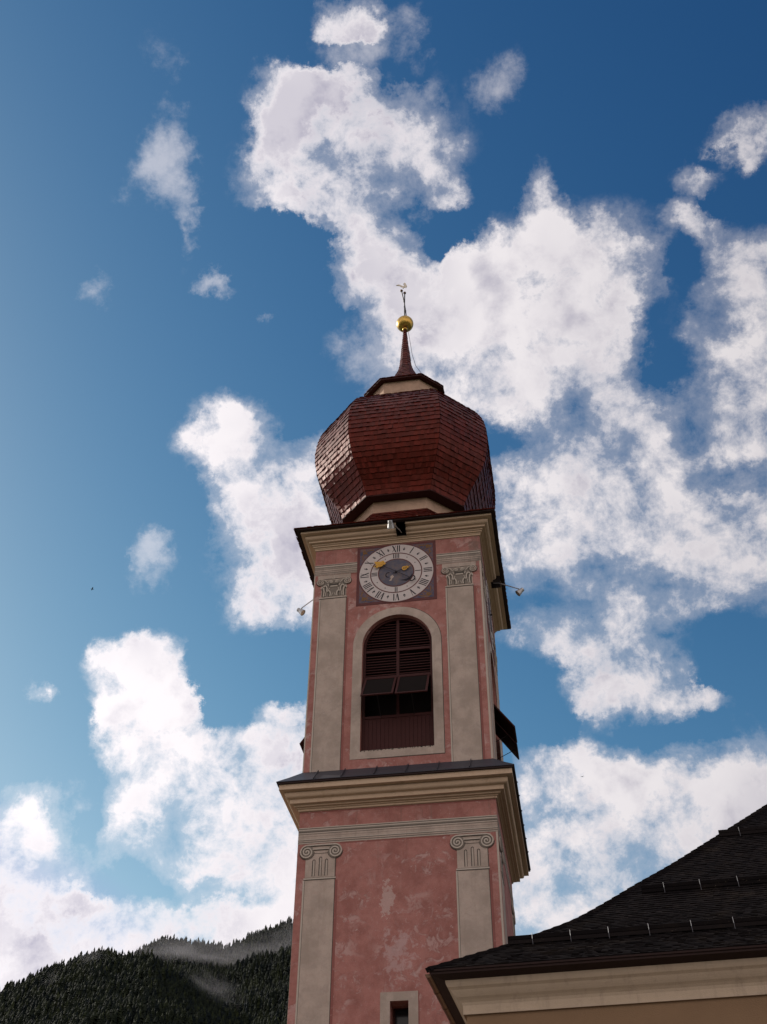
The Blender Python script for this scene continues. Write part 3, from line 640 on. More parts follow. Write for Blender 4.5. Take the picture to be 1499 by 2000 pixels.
# two top-hung leaves pushed outwards
def leaf(x0, x1, ang):
    L = 1.66; ca, sa = math.cos(R(ang)), math.sin(R(ang)); y0, z0 = FY-.07, 25.14
    def tr(u, v, wv_): return (u, y0-v*sa-wv_*ca, z0-v*ca+wv_*sa)      # v down the leaf, w outward
    b = MB()
    def bx(u0, u1, v0, v1, w0, w1):
        vs = [tr(u, v, w_) for w_ in (w0, w1) for u, v in ((u0, v0), (u1, v0), (u1, v1), (u0, v1))]
        b.add(vs, [(0, 1, 2, 3), (7, 6, 5, 4), (0, 4, 5, 1), (1, 5, 6, 2), (2, 6, 7, 3), (3, 7, 4, 0)])
    bx(x0, x0+.075, 0, L, 0, .05); bx(x1-.075, x1, 0, L, 0, .05); bx(x0+.075, x1-.075, 0, .08, 0, .05); bx(x0+.075, x1-.075, L-.08, L, 0, .05)
    bx(x0+.05, x1-.05, .04, L-.04, -.014, -.004); BK = b; b = MB(); bx(x0+.075, x1-.075, .08, L-.08, 0, .008); blk = b; b = BK
    v = .12
    while v < L-.16:
        vs = [tr(x0+.07, v, .045), tr(x1-.07, v, .045), tr(x1-.07, v+.025, .015), tr(x0+.07, v+.025, .015), tr(x0+.07, v+.012, .05), tr(x1-.07, v+.012, .05), tr(x1-.07, v+.037, .02), tr(x0+.07, v+.037, .02)]
        blk.add(vs, [(0, 3, 2, 1), (4, 5, 6, 7), (0, 1, 5, 4), (2, 3, 7, 6)]); v += .105
    o = b.build('louvre_shutter', 'louvre', tower)
    blk.build('shutter_backing', 'black', o)
    st = MB(); p = tr((x0+x1)/2, L-.15, 0); st.tube([p, ((x0+x1)/2, FY-.06, 23.45)], .014, 5); st.build('window_stay', 'iron', o)
    return o
PARTS.append(leaf(-1.27, -.035, 35.0)); PARTS.append(leaf(.03, 1.25, 34.2))

# ---- painted clock
CX0, CZ0 = -.03, 30.17
cp = MB(); strip(cp, -1.69, 1.64, 28.62, 31.71, .016); clk = cp.build('clock_panel', 'maroon', tower)
spn = MB(); strip(spn, -1.57, 1.52, 28.74, 31.60, .020); spn.build('spandrel_field', 'spandrel', clk)
def ring(mb, r0, r1, y0, y1, n=72, sz=1.0):
    for i in range(n):
        a, b = 2*math.pi*i/n, 2*math.pi*(i+1)/n
        p = lambda r, t, y: (CX0+r*math.cos(t), y, CZ0+r*sz*math.sin(t))
        mb.add([p(r0, a, y0), p(r1, a, y0), p(r1, b, y0), p(r0, b, y0), p(r1, a, y1), p(r1, b, y1)], [(0, 1, 2, 3), (1, 4, 5, 2)])
rm = MB(); ring(rm, 1.50, 1.60, F0-.024, F0-.016, sz=.97); rm.build('maroon_ring', 'maroon', clk)
dl = MB(); ring(dl, .70, 1.55, F0-.03, F0-.016, sz=.97); dlo = dl.build('clock_dial', 'dial', clk)
ri_ = MB(); ring(ri_, 1.05, 1.095, F0-.034, F0-.03, sz=.97); ri_.build('inner_ring', 'maroon', clk)
rr = MB(); ring(rr, .715, .775, F0-.036, F0-.03, sz=.97); ring(rr, .0, .72, F0-.030, F0-.02, sz=.97); 
ce_ = MB(); ring(ce_, .0, .735, F0-.038, F0-.03, sz=.97); ce_.build('blue_centre', 'dialblue', clk)
rr2 = MB(); ring(rr2, .72, .765, F0-.041, F0-.03, sz=.97); rr2.build('centre_ring', 'maroon', clk)
nm = MB()
def stroke(th, r, u0, v0, u1, v1, wd):
    """stroke in numeral space (u clockwise, v outwards) at clock angle th (0 = top), centred on radius r"""
    er = Vector((math.sin(th), math.cos(th))); et = Vector((math.cos(th), -math.sin(th)))
    def p(u, v): q = er*(r+v)+et*u; return Vector((CX0+q.x, CZ0+q.y*.97))
    d = Vector((u1-u0, v1-v0)).normalized(); n_ = Vector((-d.y, d.x))*wd/2
    P = [p(u0+n_.x, v0+n_.y), p(u1+n_.x, v1+n_.y), p(u1-n_.x, v1-n_.y), p(u0-n_.x, v0-n_.y)]
    nm.prism([(q.x, q.y) for q in P], F0-.034, F0-.030)
def numeral(txt, th, r, h, sc=1.0):
    wd = {'I': .085, 'V': .19, 'X': .2}; tot = sum(wd[c] for c in txt)*sc; u = -tot/2
    for c in txt:
        w_ = wd[c]*sc; m_ = u+w_/2; k = .042*sc; t_ = .017*sc
        if c == 'I': stroke(th, r, m_, -h/2, m_, h/2, k)
        elif c == 'V': stroke(th, r, u+.03*sc, h/2, m_, -h/2, k*1.15); stroke(th, r, u+w_-.03*sc, h/2, m_, -h/2, t_)
        elif c == 'X': stroke(th, r, u+.03*sc, h/2, u+w_-.03*sc, -h/2, k*1.15); stroke(th, r, u+w_-.03*sc, h/2, u+.03*sc, -h/2, t_)
        if c != 'I': pass
        u += w_
HR = ['XII', 'I', 'II', 'III', 'IIII', 'V', 'VI', 'VII', 'VIII', 'IX', 'X', 'XI']
for i, t in enumerate(HR):
    nm = MB(); numeral(t, R(30*i), 1.325, .36); nm.build('hour_numeral', 'ink', clk)
    nm = MB()
    th = R(30*i+15)                       # small arrows between the hours, pointing inwards
    stroke(th, 1.32, 0, -.075, 0, .08, .018); stroke(th, 1.32, -.04, .01, 0, -.075, .028); stroke(th, 1.32, .04, .01, 0, -.075, .028); stroke(th, 1.32, -.03, .045, .03, .045, .02); nm.build('arrow_mark', 'ink', clk)
for i, t in enumerate(['IIII', 'I', 'II', 'III']): nm = MB(); numeral(t, R(90*i), .915, .24, .85); nm.build('quarter_numeral', 'ink', clk)
nm = MB()
for i in range(12):
    if i % 3:
        th = R(30*i); c = Vector((CX0+.915*math.sin(th), CZ0+.915*math.cos(th)*.97))
        nm.prism([(c.x+.024*math.cos(a*math.pi/4), c.y+.024*math.sin(a*math.pi/4)) for a in range(8)], F0-.034, F0-.030)
dots = nm.build('quarter_dots', 'ink', clk)
# gilt scrollwork in the corners
for sx in (-1, 1):
    for sz in (-1, 1):
        gs = MB()
        bx, bz = CX0+sx*1.36, CZ0+sz*1.27
        gs.ribbon(spiral(bx-sx*.02, bz-sz*.02, .095, 1.6, 0, sx*sz, 22, .02), .04, F0-.026, F0-.02)
        for (dx, dz, ex, ez) in ((-.12, .03, -.34, .06), (-.3, .08, -.42, .02), (.03, -.12, .06, -.34), (.08, -.3, .02, -.42), (-.1, -.1, -.17, -.16)):
            gs.ribbon([(bx+sx*dx, bz+sz*dz), (bx+sx*(dx+ex)/2+.02*sx, bz+sz*((dz+ez)/2+.02)), (bx+sx*ex, bz+sz*ez)], .034, F0-.026, F0-.02)
        gs.build('gilt_scroll', 'dullgold', clk)
# painted moon crescent and figure in the centre
mo = MB(); mo.ribbon([(CX0-.33+.10*math.cos(t), CZ0-.10+.12*math.sin(t)) for t in [R(60+i*14) for i in range(17)]], .045, F0-.042, F0-.038); mo.build('dark_crescent', 'ink', clk); mo = MB()
mo.prism([(CX0+.18, CZ0-.43), (CX0+.42, CZ0-.50), (CX0+.60, CZ0-.42), (CX0+.69, CZ0-.24), (CX0+.68, CZ0-.12), (CX0+.60, CZ0-.26), (CX0+.45, CZ0-.38)], F0-.042, F0-.038)
mo.build('dark_sickle', 'ink', clk)
fgp = MB(); fgp.prism([(CX0-.30, CZ0-.42), (CX0-.22, CZ0-.30), (CX0-.25, CZ0-.20), (CX0-.15, CZ0-.12), (CX0-.08, CZ0-.22), (CX0-.16, CZ0-.30), (CX0-.2, CZ0-.42)], F0-.042, F0-.038); fgp.build('pale_figure', 'cream', clk)
def hand(ang, rin, rout, wd, y):
    er = Vector((math.sin(ang), math.cos(ang))); et = Vector((er.y, -er.x)); b = MB()
    P = [er*rin+et*wd, er*rout+et*wd*.7, er*rout-et*wd*.7, er*rin-et*wd]
    b.prism([(CX0+p.x, CZ0+p.y) for p in P], y-.012, y); return b, er, et
am = math.atan2(-.67, .44)          # long hand, towards ten o'clock
b, er, et = hand(am, -.76, .74, .014, F0-.115); ho = b.build('minute_hand', 'iron', clk)
gl = MB()
def gp(u, v): q = er*v+et*u; return (CX0+q.x, CZ0+q.y)
def disc(mb, u, v, r, y0, y1, n=20): mb.prism([gp(u+r*math.cos(2*math.pi*i/n), v+r*math.sin(2*math.pi*i/n)) for i in range(n)], y0, y1)
disc(gl, 0, .80, .145, F0-.145, F0-.12); disc(gl, .02, .80, .075, F0-.165, F0-.145); disc(gl, -.16, .86, .07, F0-.14, F0-.12, 12); disc(gl, .15, .76, .075, F0-.14, F0-.12, 12)
disc(gl, .12, .66, .06, F0-.14, F0-.12, 12)
gl.prism([gp(-.13, .88), gp(0, 1.10), gp(.10, .90), gp(.02, .93)], F0-.14, F0-.12); gl.prism([gp(-.14, .94), gp(-.24, .97), gp(-.2, .84)], F0-.14, F0-.12); gl.build('gilt_ornament', 'goldpaint', ho)
cw = MB(); cw.ribbon([gp(.14*math.cos(t), -.78+.14*math.sin(t)) for t in [R(180+i*15) for i in range(13)]], .05, F0-.13, F0-.11); cw.build('counterweight', 'iron', ho)
ah = math.atan2(.30, .16)+R(6)
b, er, et = hand(ah, -.14, .30, .014, F0-.085); hh = b.build('hour_hand', 'iron', clk)
gl2 = MB()
gl2.ribbon([gp(.085*math.cos(t), .385+.085*math.sin(t)) for t in [2*math.pi*i/18 for i in range(19)]], .05, F0-.10, F0-.085); disc(gl2, 0, .385, .035, F0-.10, F0-.085, 10)
gl2.prism([gp(-.05, .47), gp(-.075, .55), gp(-.02, .53), gp(0, .68), gp(.02, .53), gp(.075, .55), gp(.05, .47)], F0-.10, F0-.085); gl2.build('gilt_ornament', 'goldpaint', hh)
hubb = MB(); hubb.tube([(CX0, F0-.03, CZ0), (CX0, F0-.14, CZ0)], .035, 12); hubb.build('clock_hub', 'iron', clk)
PARTS.append(clk)
for o in PARTS:
    for k in (1, 2, 3): copy_side(o, k)

# ================================================================== roofs of the tower
DX = -.05                                    # the onion sits a hand's breadth off centre
def octa(a, b, z): return [Vector(p) for p in ((DX-b, -a, z), (DX+b, -a, z), (DX+a, -b, z), (DX+a, b, z), (DX+b, a, z), (DX-b, a, z), (DX-a, b, z), (DX-a, -b, z))]
def resample(prof, step):
    L = [0]
    for i in range(1, len(prof)): L.append(L[-1]+math.hypot(prof[i][0]-prof[i-1][0], prof[i][-1]-prof[i-1][-1]))
    n = max(1, round(L[-1]/step)); out = []
    for k in range(n+1):
        s_ = L[-1]*k/n; i = max(j for j in range(len(L)-1) if L[j] <= s_+1e-9); t = (s_-L[i])/(L[i+1]-L[i])
        out.append(tuple(prof[i][q]+(prof[i+1][q]-prof[i][q])*t for q in range(len(prof[0]))))
    return out
def smooth_profile(p, n=6):
    out = []
    for i in range(len(p)-1):
        a, b, c, d = p[max(i-1, 0)], p[i], p[i+1], p[min(i+2, len(p)-1)]
        for k in range(n):
            t = k/n; out.append(tuple(.5*(2*b[q]+(c[q]-a[q])*t+(2*a[q]-5*b[q]+4*c[q]-d[q])*t*t+(3*b[q]-a[q]-3*c[q]+d[q])*t**3) for q in range(len(b))))
    out.append(p[-1]); return out
def shingle_field(mb, rowsP, wd, lip, closed=True, jit=.35, tn=None):
    """rowsP: list of corner rings from the lowest to the highest course"""
    n = len(rowsP[0])
    for r in range(len(rowsP)-1):
        lo, hi = rowsP[r], rowsP[r+1]
        for k in range(n if closed else n-1):
            A, B, C_, D_ = lo[k], lo[(k+1) % n], hi[(k+1) % n], hi[k]
            wl = (B-A).length
            if wl < .02 and (C_-D_).length < .02: continue
            nn = (B-A).cross(D_-A) if wl > .02 else (C_-D_).cross(D_-A)
            if nn.length < 1e-9: continue
            nn.normalize(); m = max(1, int(max(wl, (C_-D_).length)/wd)); us = [0]+sorted([min(.98, max(.02, (i+random.uniform(-jit, jit))/m)) for i in range(1, m)])+[1]
            up_ = ((D_+C_)/2-(A+B)/2).normalized()
            for i in range(m):
                u0, u1 = us[i], us[i+1]; off = lip*random.uniform(.55, 1.45); dn = up_*random.uniform(-.022, .012)
                p0, p1, p2, p3 = A.lerp(B, u0)-up_*0+dn, A.lerp(B, u1)+dn, D_.lerp(C_, u1), D_.lerp(C_, u0)
                q0, q1 = p0+nn*off*random.uniform(.88, 1.1), p1+nn*off*random.uniform(.88, 1.1); q2, q3 = p2+nn*lip*.12, p3+nn*lip*.12
                t_ = min(1, max(0, random.gauss(.42, .27)))
                mb.add([q0, q1, q2, q3, p0-nn*.01, p1-nn*.01, p2, p3], [(0, 1, 2, 3), (4, 5, 1, 0), (5, 6, 2, 1), (4, 0, 3, 7)], t_)
K = .52
def roof(name, prof, step, wd, lip, parent, matn='shingle'):
    pr = resample(smooth_profile(prof), step); rings = [octa(a, b, z) for a, b, z in pr]
    mb = MB(); shingle_field(mb, rings, wd, lip)
    return mb.build(name, matn, parent)
# bell-cast roof between the square eave and the eight-sided drum
rb = roof('lower_roof', [(4.29, 4.27, 32.50), (3.75, 3.10, 32.86), (3.2, 2.0, 33.36), (2.7, 1.5, 33.98), (2.36, 1.23, 34.66)], .21, .14, .028, tower)
un = MB(); ug = [octa(a, b, z) for a, b, z in resample(smooth_profile([(4.25, 4.23, 32.47), (3.71, 3.06, 32.80), (3.16, 1.96, 33.30), (2.66, 1.46, 33.93), (2.32, 1.2, 34.60)]), .2)]
for i in range(len(ug)-1):
    for k in range(8): un.quad(ug[i][k], ug[i][(k+1) % 8], ug[i+1][(k+1) % 8], ug[i+1][k])
un.build('roof_boarding', 'darkwood', rb)
for nm_, (a, z0, z1), (a0, a1, z, z2) in (('drum_wall', (2.34, 34.4, 35.45), (2.3, 2.82, 35.30, 35.39)), ('lantern_wall', (1.74, 42.2, 44.08), (1.70, 2.00, 44.02, 44.12))):
    dr = MB(); r0, r1 = octa(a, a*K, z0), octa(a, a*K, z1)
    for k in range(8): dr.quad(r0[k], r0[(k+1) % 8], r1[(k+1) % 8], r1[k])
    dro = dr.build(nm_, 'drumplaster', tower)
    ev = MB(); r0, r1, r2 = octa(a0, a0*K, z+.03), octa(a1, a1*K, z), octa(a1, a1*K, z2)
    for k in range(8): ev.quad(r0[(k+1) % 8], r0[k], r1[k], r1[(k+1) % 8]); ev.quad(r1[k], r1[(k+1) % 8], r2[(k+1) % 8], r2[k]); ev.quad(r2[k], r2[(k+1) % 8], r0[(k+1) % 8], r0[k])
    ev.build('eave_board', 'louvre', dro)
dome = [(2.80, 35.36), (2.91, 35.68), (3.10, 36.05), (3.42, 36.55), (3.72, 37.05), (3.93, 37.6), (4.05, 38.2), (4.10, 38.85), (4.08, 39.5), (3.97, 40.15), (3.76, 40.75), (3.42, 41.3), (2.95, 41.78), (2.4, 42.15), (1.7, 42.5)]
on = roof('onion_dome', [(a, a*K, z) for a, z in dome], .262, .14, .036, tower)
core = MB(); rg = [octa(max(a-.03, .1), max(a-.03, .1)*K, z) for a, z in resample(smooth_profile(dome), .3)]
for i in range(len(rg)-1):
    for k in range(8): core.quad(rg[i][k], rg[i][(k+1) % 8], rg[i+1][(k+1) % 8], rg[i+1][k])
core.build('dome_boarding', 'darkwood', on)
DXs = DX; 
spire = [(2.04, 44.12), (1.62, 44.36), (1.18, 44.82), (.80, 45.55), (.55, 46.25), (.38, 46.75), (.29, 47.3), (.225, 48.1), (.165, 48.9), (.115, 49.6), (.075, 50.3)]
sp_ = MB(); pr = resample(smooth_profile([(a, a*K, z) for a, z in spire]), .2)
rings = []
for a, b, z in pr:
    g_ = octa(a, b if a > .9 else a*.45, z); dxx = -.05*max(0, (z-45)/5); rings.append([v+Vector((dxx, 0, 0)) for v in g_])
shingle_field(sp_, rings, .13, .02); spo = sp_.build('spire', 'shingle', tower)
lw = MB(); lw.tube([(.06, -.25, 50.25), (.2, -.3, 49.0), (.34, -.4, 47.6), (.55, -.62, 46.4), (.85, -.9, 45.5)], .012, 5); lw.build('lightning_conductor', 'iron', spo)
bl = MB(); bl.ball((-.10, 0, 50.76), .475, 28, 18); blo = bl.build('gilded_ball', 'gold', tower, smooth=True)
bs = MB(); bs.tube([(-.10, 0, 50.2), (-.10, 0, 50.34)], .12, 14, .16); bs.ball((.02, -.02, 51.30), .09, 10, 8); bs.build('ball_collar', 'gold', blo, smooth=True)
vn = MB(); vn.tube([(-.12, 0, 51.2), (-.115, 0, 52.5), (-.10, 0, 53.5)], .032, 8); vn.tube([(.0, 0, 51.2), (-.12, 0, 52.6), (-.29, 0, 53.85)], .032, 8)
for z, x in ((51.9, -.05), (52.3, -.10), (52.75, -.12)): vn.tube([(x-.07, 0, z), (x+.04, 0, z)], .018, 6)
vno = vn.build('weather_vane', 'iron', tower)
vb = MB(); vb.ball((-.10, 0, 53.56), .085, 12, 8); vb.ball((-.285, 0, 53.80), .085, 12, 8); vb.build('finial_ball', 'copper', vno, smooth=True)
ck = MB(); ck.prism([(-.60, 54.36), (-.50, 54.41), (-.38, 54.38), (-.27, 54.27), (-.19, 54.20), (-.13, 54.26), (-.115, 54.37), (-.19, 54.40), (-.15, 54.44), (-.12, 54.50), (-.07, 54.49), (-.04, 54.44), (-.03, 54.36), (.02, 54.25), (.04, 54.13), (0, 54.08), (-.035, 53.96), (-.07, 54.08), (-.13, 54.08), (-.18, 53.98), (-.22, 54.02), (-.24, 54.12), (-.33, 54.19), (-.42, 54.29)], -.02, .02)
ck.build('weathercock', 'silver', vno)

# ================================================================== floodlights on long arms from the vent holes
def floodlight(k, label, hx=0.0, hz=31.33):
    t = thing('floodlight', label, 'floodlight', (0, 0, 0), 'floodlights on arms round the belfry cornice')
    t.rotation_euler.z = k*math.pi/2
    a = MB(); a.tube([(.24, -3.75, 32.12), (.2, -4.0, 32.06), (hx+.03, -4.86, hz+.16)], .024, 7)
    o = a.build('bracket_arm', 'galv', t)
    p = Vector((hx, -4.93, hz)); d = Vector((0, .75, -.66)).normalized()
    h = MB(); h.tube([p-d*.16, p-d*.13, p-d*.02], .085, 14, .1, cap=True); h.tube([p-d*.02, p+d*.17], .105, 16, .15, cap=False)
    ho = h.build('lamp_head', 'galv', t)
    lz = MB(); lz.tube([p+d*.13, p+d*.135], .138, 16); lz.build('lamp_lens', 'lens', ho)
    y = MB(); y.tube([(hx+.03, -4.86, hz+.16), (hx, -4.9, hz+.06)], .03, 6); y.build('lamp_yoke', 'iron', t)
floodlight(0, 'small grey floodlight in front of the square hole above the clock', -.05, 31.62)
floodlight(1, 'small floodlight on a thin arm sticking out right of the belfry cornice')
floodlight(3, 'small floodlight on a thin arm sticking out left of the tower', hz=31.37)

# ================================================================== the church at the foot of the tower
CY_ = R(-3.3); CO = Vector((2.66, -16.34, 0)); LXY = Matrix.Rotation(CY_, 3, 'Z')
church = thing('church', 'cream church nave with a huge dark shingled hipped roof at the foot of the tower', 'church', (CO.x, CO.y, GZ))
EZ = 9.0; CW, CD = 25.0, 23.0
def cw_(x, y, z): v = LXY @ Vector((x, y, 0)); return Vector((CO.x+v.x, CO.y+v.y, EZ+z))
CPROF = [(.02, -.115), (.28, -.14)]      # eave underside
corn = [(.285, -.145), (.30, -.225), (.325, -.275)] + [(.36, -.30), (.385, -.32)] + [(.41, -.36)] + [(.44, -.40), (.475, -.44), (.53, -.48), (.575, -.525), (.598, -.58), (.598, -.76)]
def church_ring(mb, prof, x1=CW, y1=CD):
    for i in range(len(prof)-1):
        (a0, z0), (a1, z1) = prof[i], prof[i+1]
        c0 = [cw_(a0, a0, z0), cw_(x1-a0, a0, z0), cw_(x1-a0, y1-a0, z0), cw_(a0, y1-a0, z0)]; c1 = [cw_(a1, a1, z1), cw_(x1-a1, a1, z1), cw_(x1-a1, y1-a1, z1), cw_(a1, y1-a1, z1)]
        for k in range(4): mb.quad(c1[k], c1[(k+1) % 4], c0[(k+1) % 4], c0[k])
cc = MB(); church_ring(cc, corn); cc.build('cornice', 'churchcream', church)
cwl = MB(); church_ring(cwl, [(.596, -.755), (.655, -.765), (.655, GZ-EZ)]); cwl.build('nave_wall', 'churchwall', church)
cs = MB(); church_ring(cs, [(-.005, -.012), (.0, -.05), (.03, -.055), (.03, -.10), (.285, -.15)]); cs.build('eave_board', 'darkwood', church)
hp = [(0, 0), (.3, .19), (.95, .60), (1.45, .915), (2.1, 1.37), (2.9, 1.95), (3.66, 2.62), (4.43, 3.34), (5.4, 4.22), (6.4, 5.18), (7.3, 6.04), (8.5, 7.2), (10.5, 9.15), (11.48, 10.1)]
rows = resample(smooth_profile(hp, 4), .135)
rings = [[cw_(h, h, z), cw_(CW-h, h, z), cw_(CW-h, CD-h, z), cw_(h, CD-h, z)] for h, z in rows]
rf = MB()
base = MB()
for i in range(0, len(rings)-1):
    for k in range(4): base.quad(rings[i][k], rings[i][(k+1) % 4], rings[i+1][(k+1) % 4], rings[i+1][k])
# individual shingles on the two slopes the photograph looks at
def clipx(P, xmax): return P
for i in range(len(rings)-1):
    h0, z0 = rows[i]; h1, z1 = rows[i+1]
    sl = Vector((0, h1-h0, z1-z0)).normalized(); nn = Vector((0, -sl.z, sl.y))
    for side in (0, 1):
        x = 0.0; lim = min(CW-h1, 12.5 if side == 0 else 13.0); first = True
        x = h0
        while x < lim:
            w_ = random.uniform(.085, .17); x1 = min(x+w_, lim)
            def P(u, h, z, o):
                u = max(u, h) if first else u
                if side == 0: v = cw_(u, h, z); n2 = LXY @ Vector((0, nn.y, nn.z))
                else: v = cw_(h, u, z); n2 = LXY @ Vector((nn.y, 0, nn.z))
                return v+n2*o
            off = random.uniform(.012, .03); dn = random.uniform(0, .012)
            xa = x if x > h1 else max(x, h0); xb = x1
            if x1 > h1:
                vs = [P(x, h0-dn*.8, z0-dn*.6, off), P(x1, h0-dn*.8, z0-dn*.6, off), P(x1, h1, z1, .004), P(max(x, h1), h1, z1, .004), P(x, h0-dn*.8, z0-dn*.6, -.01), P(x1, h0-dn*.8, z0-dn*.6, -.01)]
                fs = [(0, 1, 2, 3), (4, 5, 1, 0)] if side == 0 else [(3, 2, 1, 0), (0, 1, 5, 4)]
                rf.add(vs, fs, min(1, max(0, random.gauss(.4, .2))))
            else:
                vs = [P(x, h0, z0, off), P(x1, h0, z0, off), P(x1, h0+(x1-h0)*.98, z0+(z1-z0)*(x1-h0)/(h1-h0)*.98, .004), P(x, h0, z0, -.01), P(x1, h0, z0, -.01)]
                fs = [(0, 1, 2), (3, 4, 1, 0)] if side == 0 else [(2, 1, 0), (0, 1, 4, 3)]
                rf.add(vs, fs, .4)
            x = x1
ro = rf.build('roof', 'churchshingle', church)
base.build('roof_boarding', 'churchshingle', ro)
hc = MB()   # hip capping, short overlapping boards
for i in range(0, len(rings)-2, 2):
    a, b = rings[i][0], rings[i+2][0]; d = (b-a).normalized(); s_ = LXY @ Vector((1, -1, 0)).normalized(); n_ = s_.cross(d).normalized()
    if n_.z < 0: n_ = -n_
    a2, b2 = a-d*.03+n_*.045, b+n_*.02
    hc.add([a2-s_*.07, a2+s_*.07, b2+s_*.07, b2-s_*.07, a-s_*.09-n_*.05, a+s_*.09-n_*.05, b+s_*.09-n_*.05, b-s_*.09-n_*.05], [(0, 1, 2, 3), (4, 5, 1, 0), (5, 6, 2, 1), (7, 4, 0, 3)])
hc.build('hip_capping', 'churchshingle', ro)
def zr(h):
    for i in range(len(rows)-1):
        if rows[i][0] <= h <= rows[i+1][0]: return rows[i][1]+(rows[i+1][1]-rows[i][1])*(h-rows[i][0])/(rows[i+1][0]-rows[i][0])
for gi, (h, xs, nb) in enumerate(((1.42, 1.52, 14), (3.97, 4.56, 10), (6.72, 6.85, 6))):
    z = zr(h); g = MB()
    for j, (dh, dz) in enumerate(((0, .05), (.02, .155))):
        v = [cw_(xs, h+dh, z+dz), cw_(13.5, h+dh, z+dz), cw_(13.5, h+dh, z+dz+.085), cw_(xs, h+dh, z+dz+.085), cw_(xs, h+dh+.035, z+dz), cw_(13.5, h+dh+.035, z+dz), cw_(13.5, h+dh+.035, z+dz+.085), cw_(xs, h+dh+.035, z+dz+.085)]
        g.add(v, [(0, 1, 2, 3), (5, 4, 7, 6), (3, 2, 6, 7), (0, 4, 5, 1), (4, 0, 3, 7)])
    go = g.build('snow_guard', 'churchshingle', church)
    x = xs+.55
    while x < 13:
        m_ = MB(); m_.tube([cw_(x, h-.03, z-.02), cw_(x-.005, h-.035, z+.10), cw_(x-.01, h-.0, z+.27)], .006, 5); m_.tube([cw_(x-.01, h, z+.27), cw_(x-.01, h+.22, z+.15)], .006, 5)
        m_.build('snow_guard_hook', 'hook', go); x += random.uniform(.82, .92)
# half-round gutter along the left eave, in jointed lengths, on the sunny side
gt = MB(); y = .12; nseg = 10
def gsec(y0, y1, r):
    P0, P1_ = [], []
    for i in range(nseg+1):
        t = math.pi+math.pi*i/nseg; P0.append(cw_(-.035+r*math.cos(t), y0, -.055+r*math.sin(t))); P1_.append(cw_(-.035+r*math.cos(t), y1, -.055+r*math.sin(t)))
    for i in range(nseg): gt.quad(P0[i], P1_[i], P1_[i+1], P0[i+1]); 
    gt.add(P0, [tuple(range(nseg+1))])
while y < 12.6: gsec(y, y+.98, .072); gsec(y+.96, y+1.0, .080); y += .98
gt.build('gutter', 'copper', church)

# ================================================================== ground
gm = MB(); n = 0
gm.box(-9000, 9000, -9000, 9000, GZ-1, GZ); tag(gm.build('ground', 'grass', None), kind='structure')
pv = MB(); pv.box(-45, 60, -70, 30, GZ-.2, GZ+.004); tag(pv.build('churchyard_path', 'paving', None), kind='structure')

# ================================================================== the forested mountainside
def interp(tab, x):
    if x <= tab[0][0]: return tab[0][1]
    for i in range(len(tab)-1):
        if x <= tab[i+1][0]: return tab[i][1]+(tab[i+1][1]-tab[i][1])*(x-tab[i][0])/(tab[i+1][0]-tab[i][0])
    return tab[-1][1]
NEAR = [(-75, 12), (-50, 12), (-38, 14.5), (-32, 16.2), (-27.5, 18.05), (-26, 18.9), (-24.5, 19.65), (-23.4, 20.15), (-21.8, 20.15), (-20.9, 20.25), (-19.2, 19.5), (-17.6, 18.6), (-16, 17.6), (-12, 15.5), (0, 13), (20, 12), (60, 10)]
FAR = [(-75, 10), (-40, 13), (-28, 17), (-23.5, 19.2), (-21.9, 20.05), (-21.1, 20.65), (-20.4, 21.05), (-19, 20.95), (-17.3, 20.85), (-16.6, 21.1), (-15.9, 21.5), (-14.2, 22.1), (-12, 22.6), (-6, 21), (10, 17), (40, 14)]
NR, FR = 1500.0, 2050.0
from mathutils import noise as mn
def hgt(az, r, tab, RC):
    e = math.tan(R(interp(tab, az)))*RC
    if r <= RC:
        t = max(0, (r-450)/(RC-450)); z = e*(t**1.15)
    else: z = e-(r-RC)*.35
    p = Vector((r*math.sin(R(az))/160, r*math.cos(R(az))/160, 3.0 if RC == NR else 9.0))
    return GZ+z+(mn.noise(p)*16+mn.noise(p*3)*6)*min(1, max(0, r-450)/300)*(1 if abs(r-RC) > 120 else .25+.75*abs(r-RC)/120)
def terrain(name, tab, RC, r1):
    mb = MB(); azs = [-75+i*1.0 for i in range(136)]; rs = [440+(r1-440)*i/34 for i in range(35)]
    for az in azs:
        for r in rs: mb.v.append((EYE.x+r*math.sin(R(az)), EYE.y+r*math.cos(R(az)), hgt(az, r, tab, RC) if r > 441 else GZ-1))
    m = len(rs)
    for i in range(len(azs)-1):
        for j in range(m-1): mb.f.append((i*m+j, (i+1)*m+j, (i+1)*m+j+1, i*m+j+1)); mb.t.append(.5)
    tag(mb.build(name, 'forestfloor', None, smooth=True), kind='structure')
terrain('mountainside', NEAR, NR, 1700); terrain('mountain_ridge', FAR, FR, 2350)
def conifer(seed, hN=9, lod=9):
    rnd = random.Random(seed); vs = []; fs = []
    for t in range(hN):
        z0 = .08+.84*t/hN; z1 = min(1.0, z0+1.9/hN); r = .165*(1-z0)**.8*rnd.uniform(.8, 1.2)+.008
        o = len(vs); a0 = rnd.random()*6; vs.append((rnd.uniform(-.01, .01), rnd.uniform(-.01, .01), z1))
        for k in range(lod):
            a = a0+2*math.pi*k/lod; rr_ = r*(rnd.uniform(.55, 1.2)); vs.append((rr_*math.cos(a), rr_*math.sin(a), z0-.02*rnd.random()))
        fs += [(o, o+1+k, o+1+(k+1) % lod) for k in range(lod)]
    return vs, fs
VAR = [conifer(s) for s in range(6)]
treeM = []
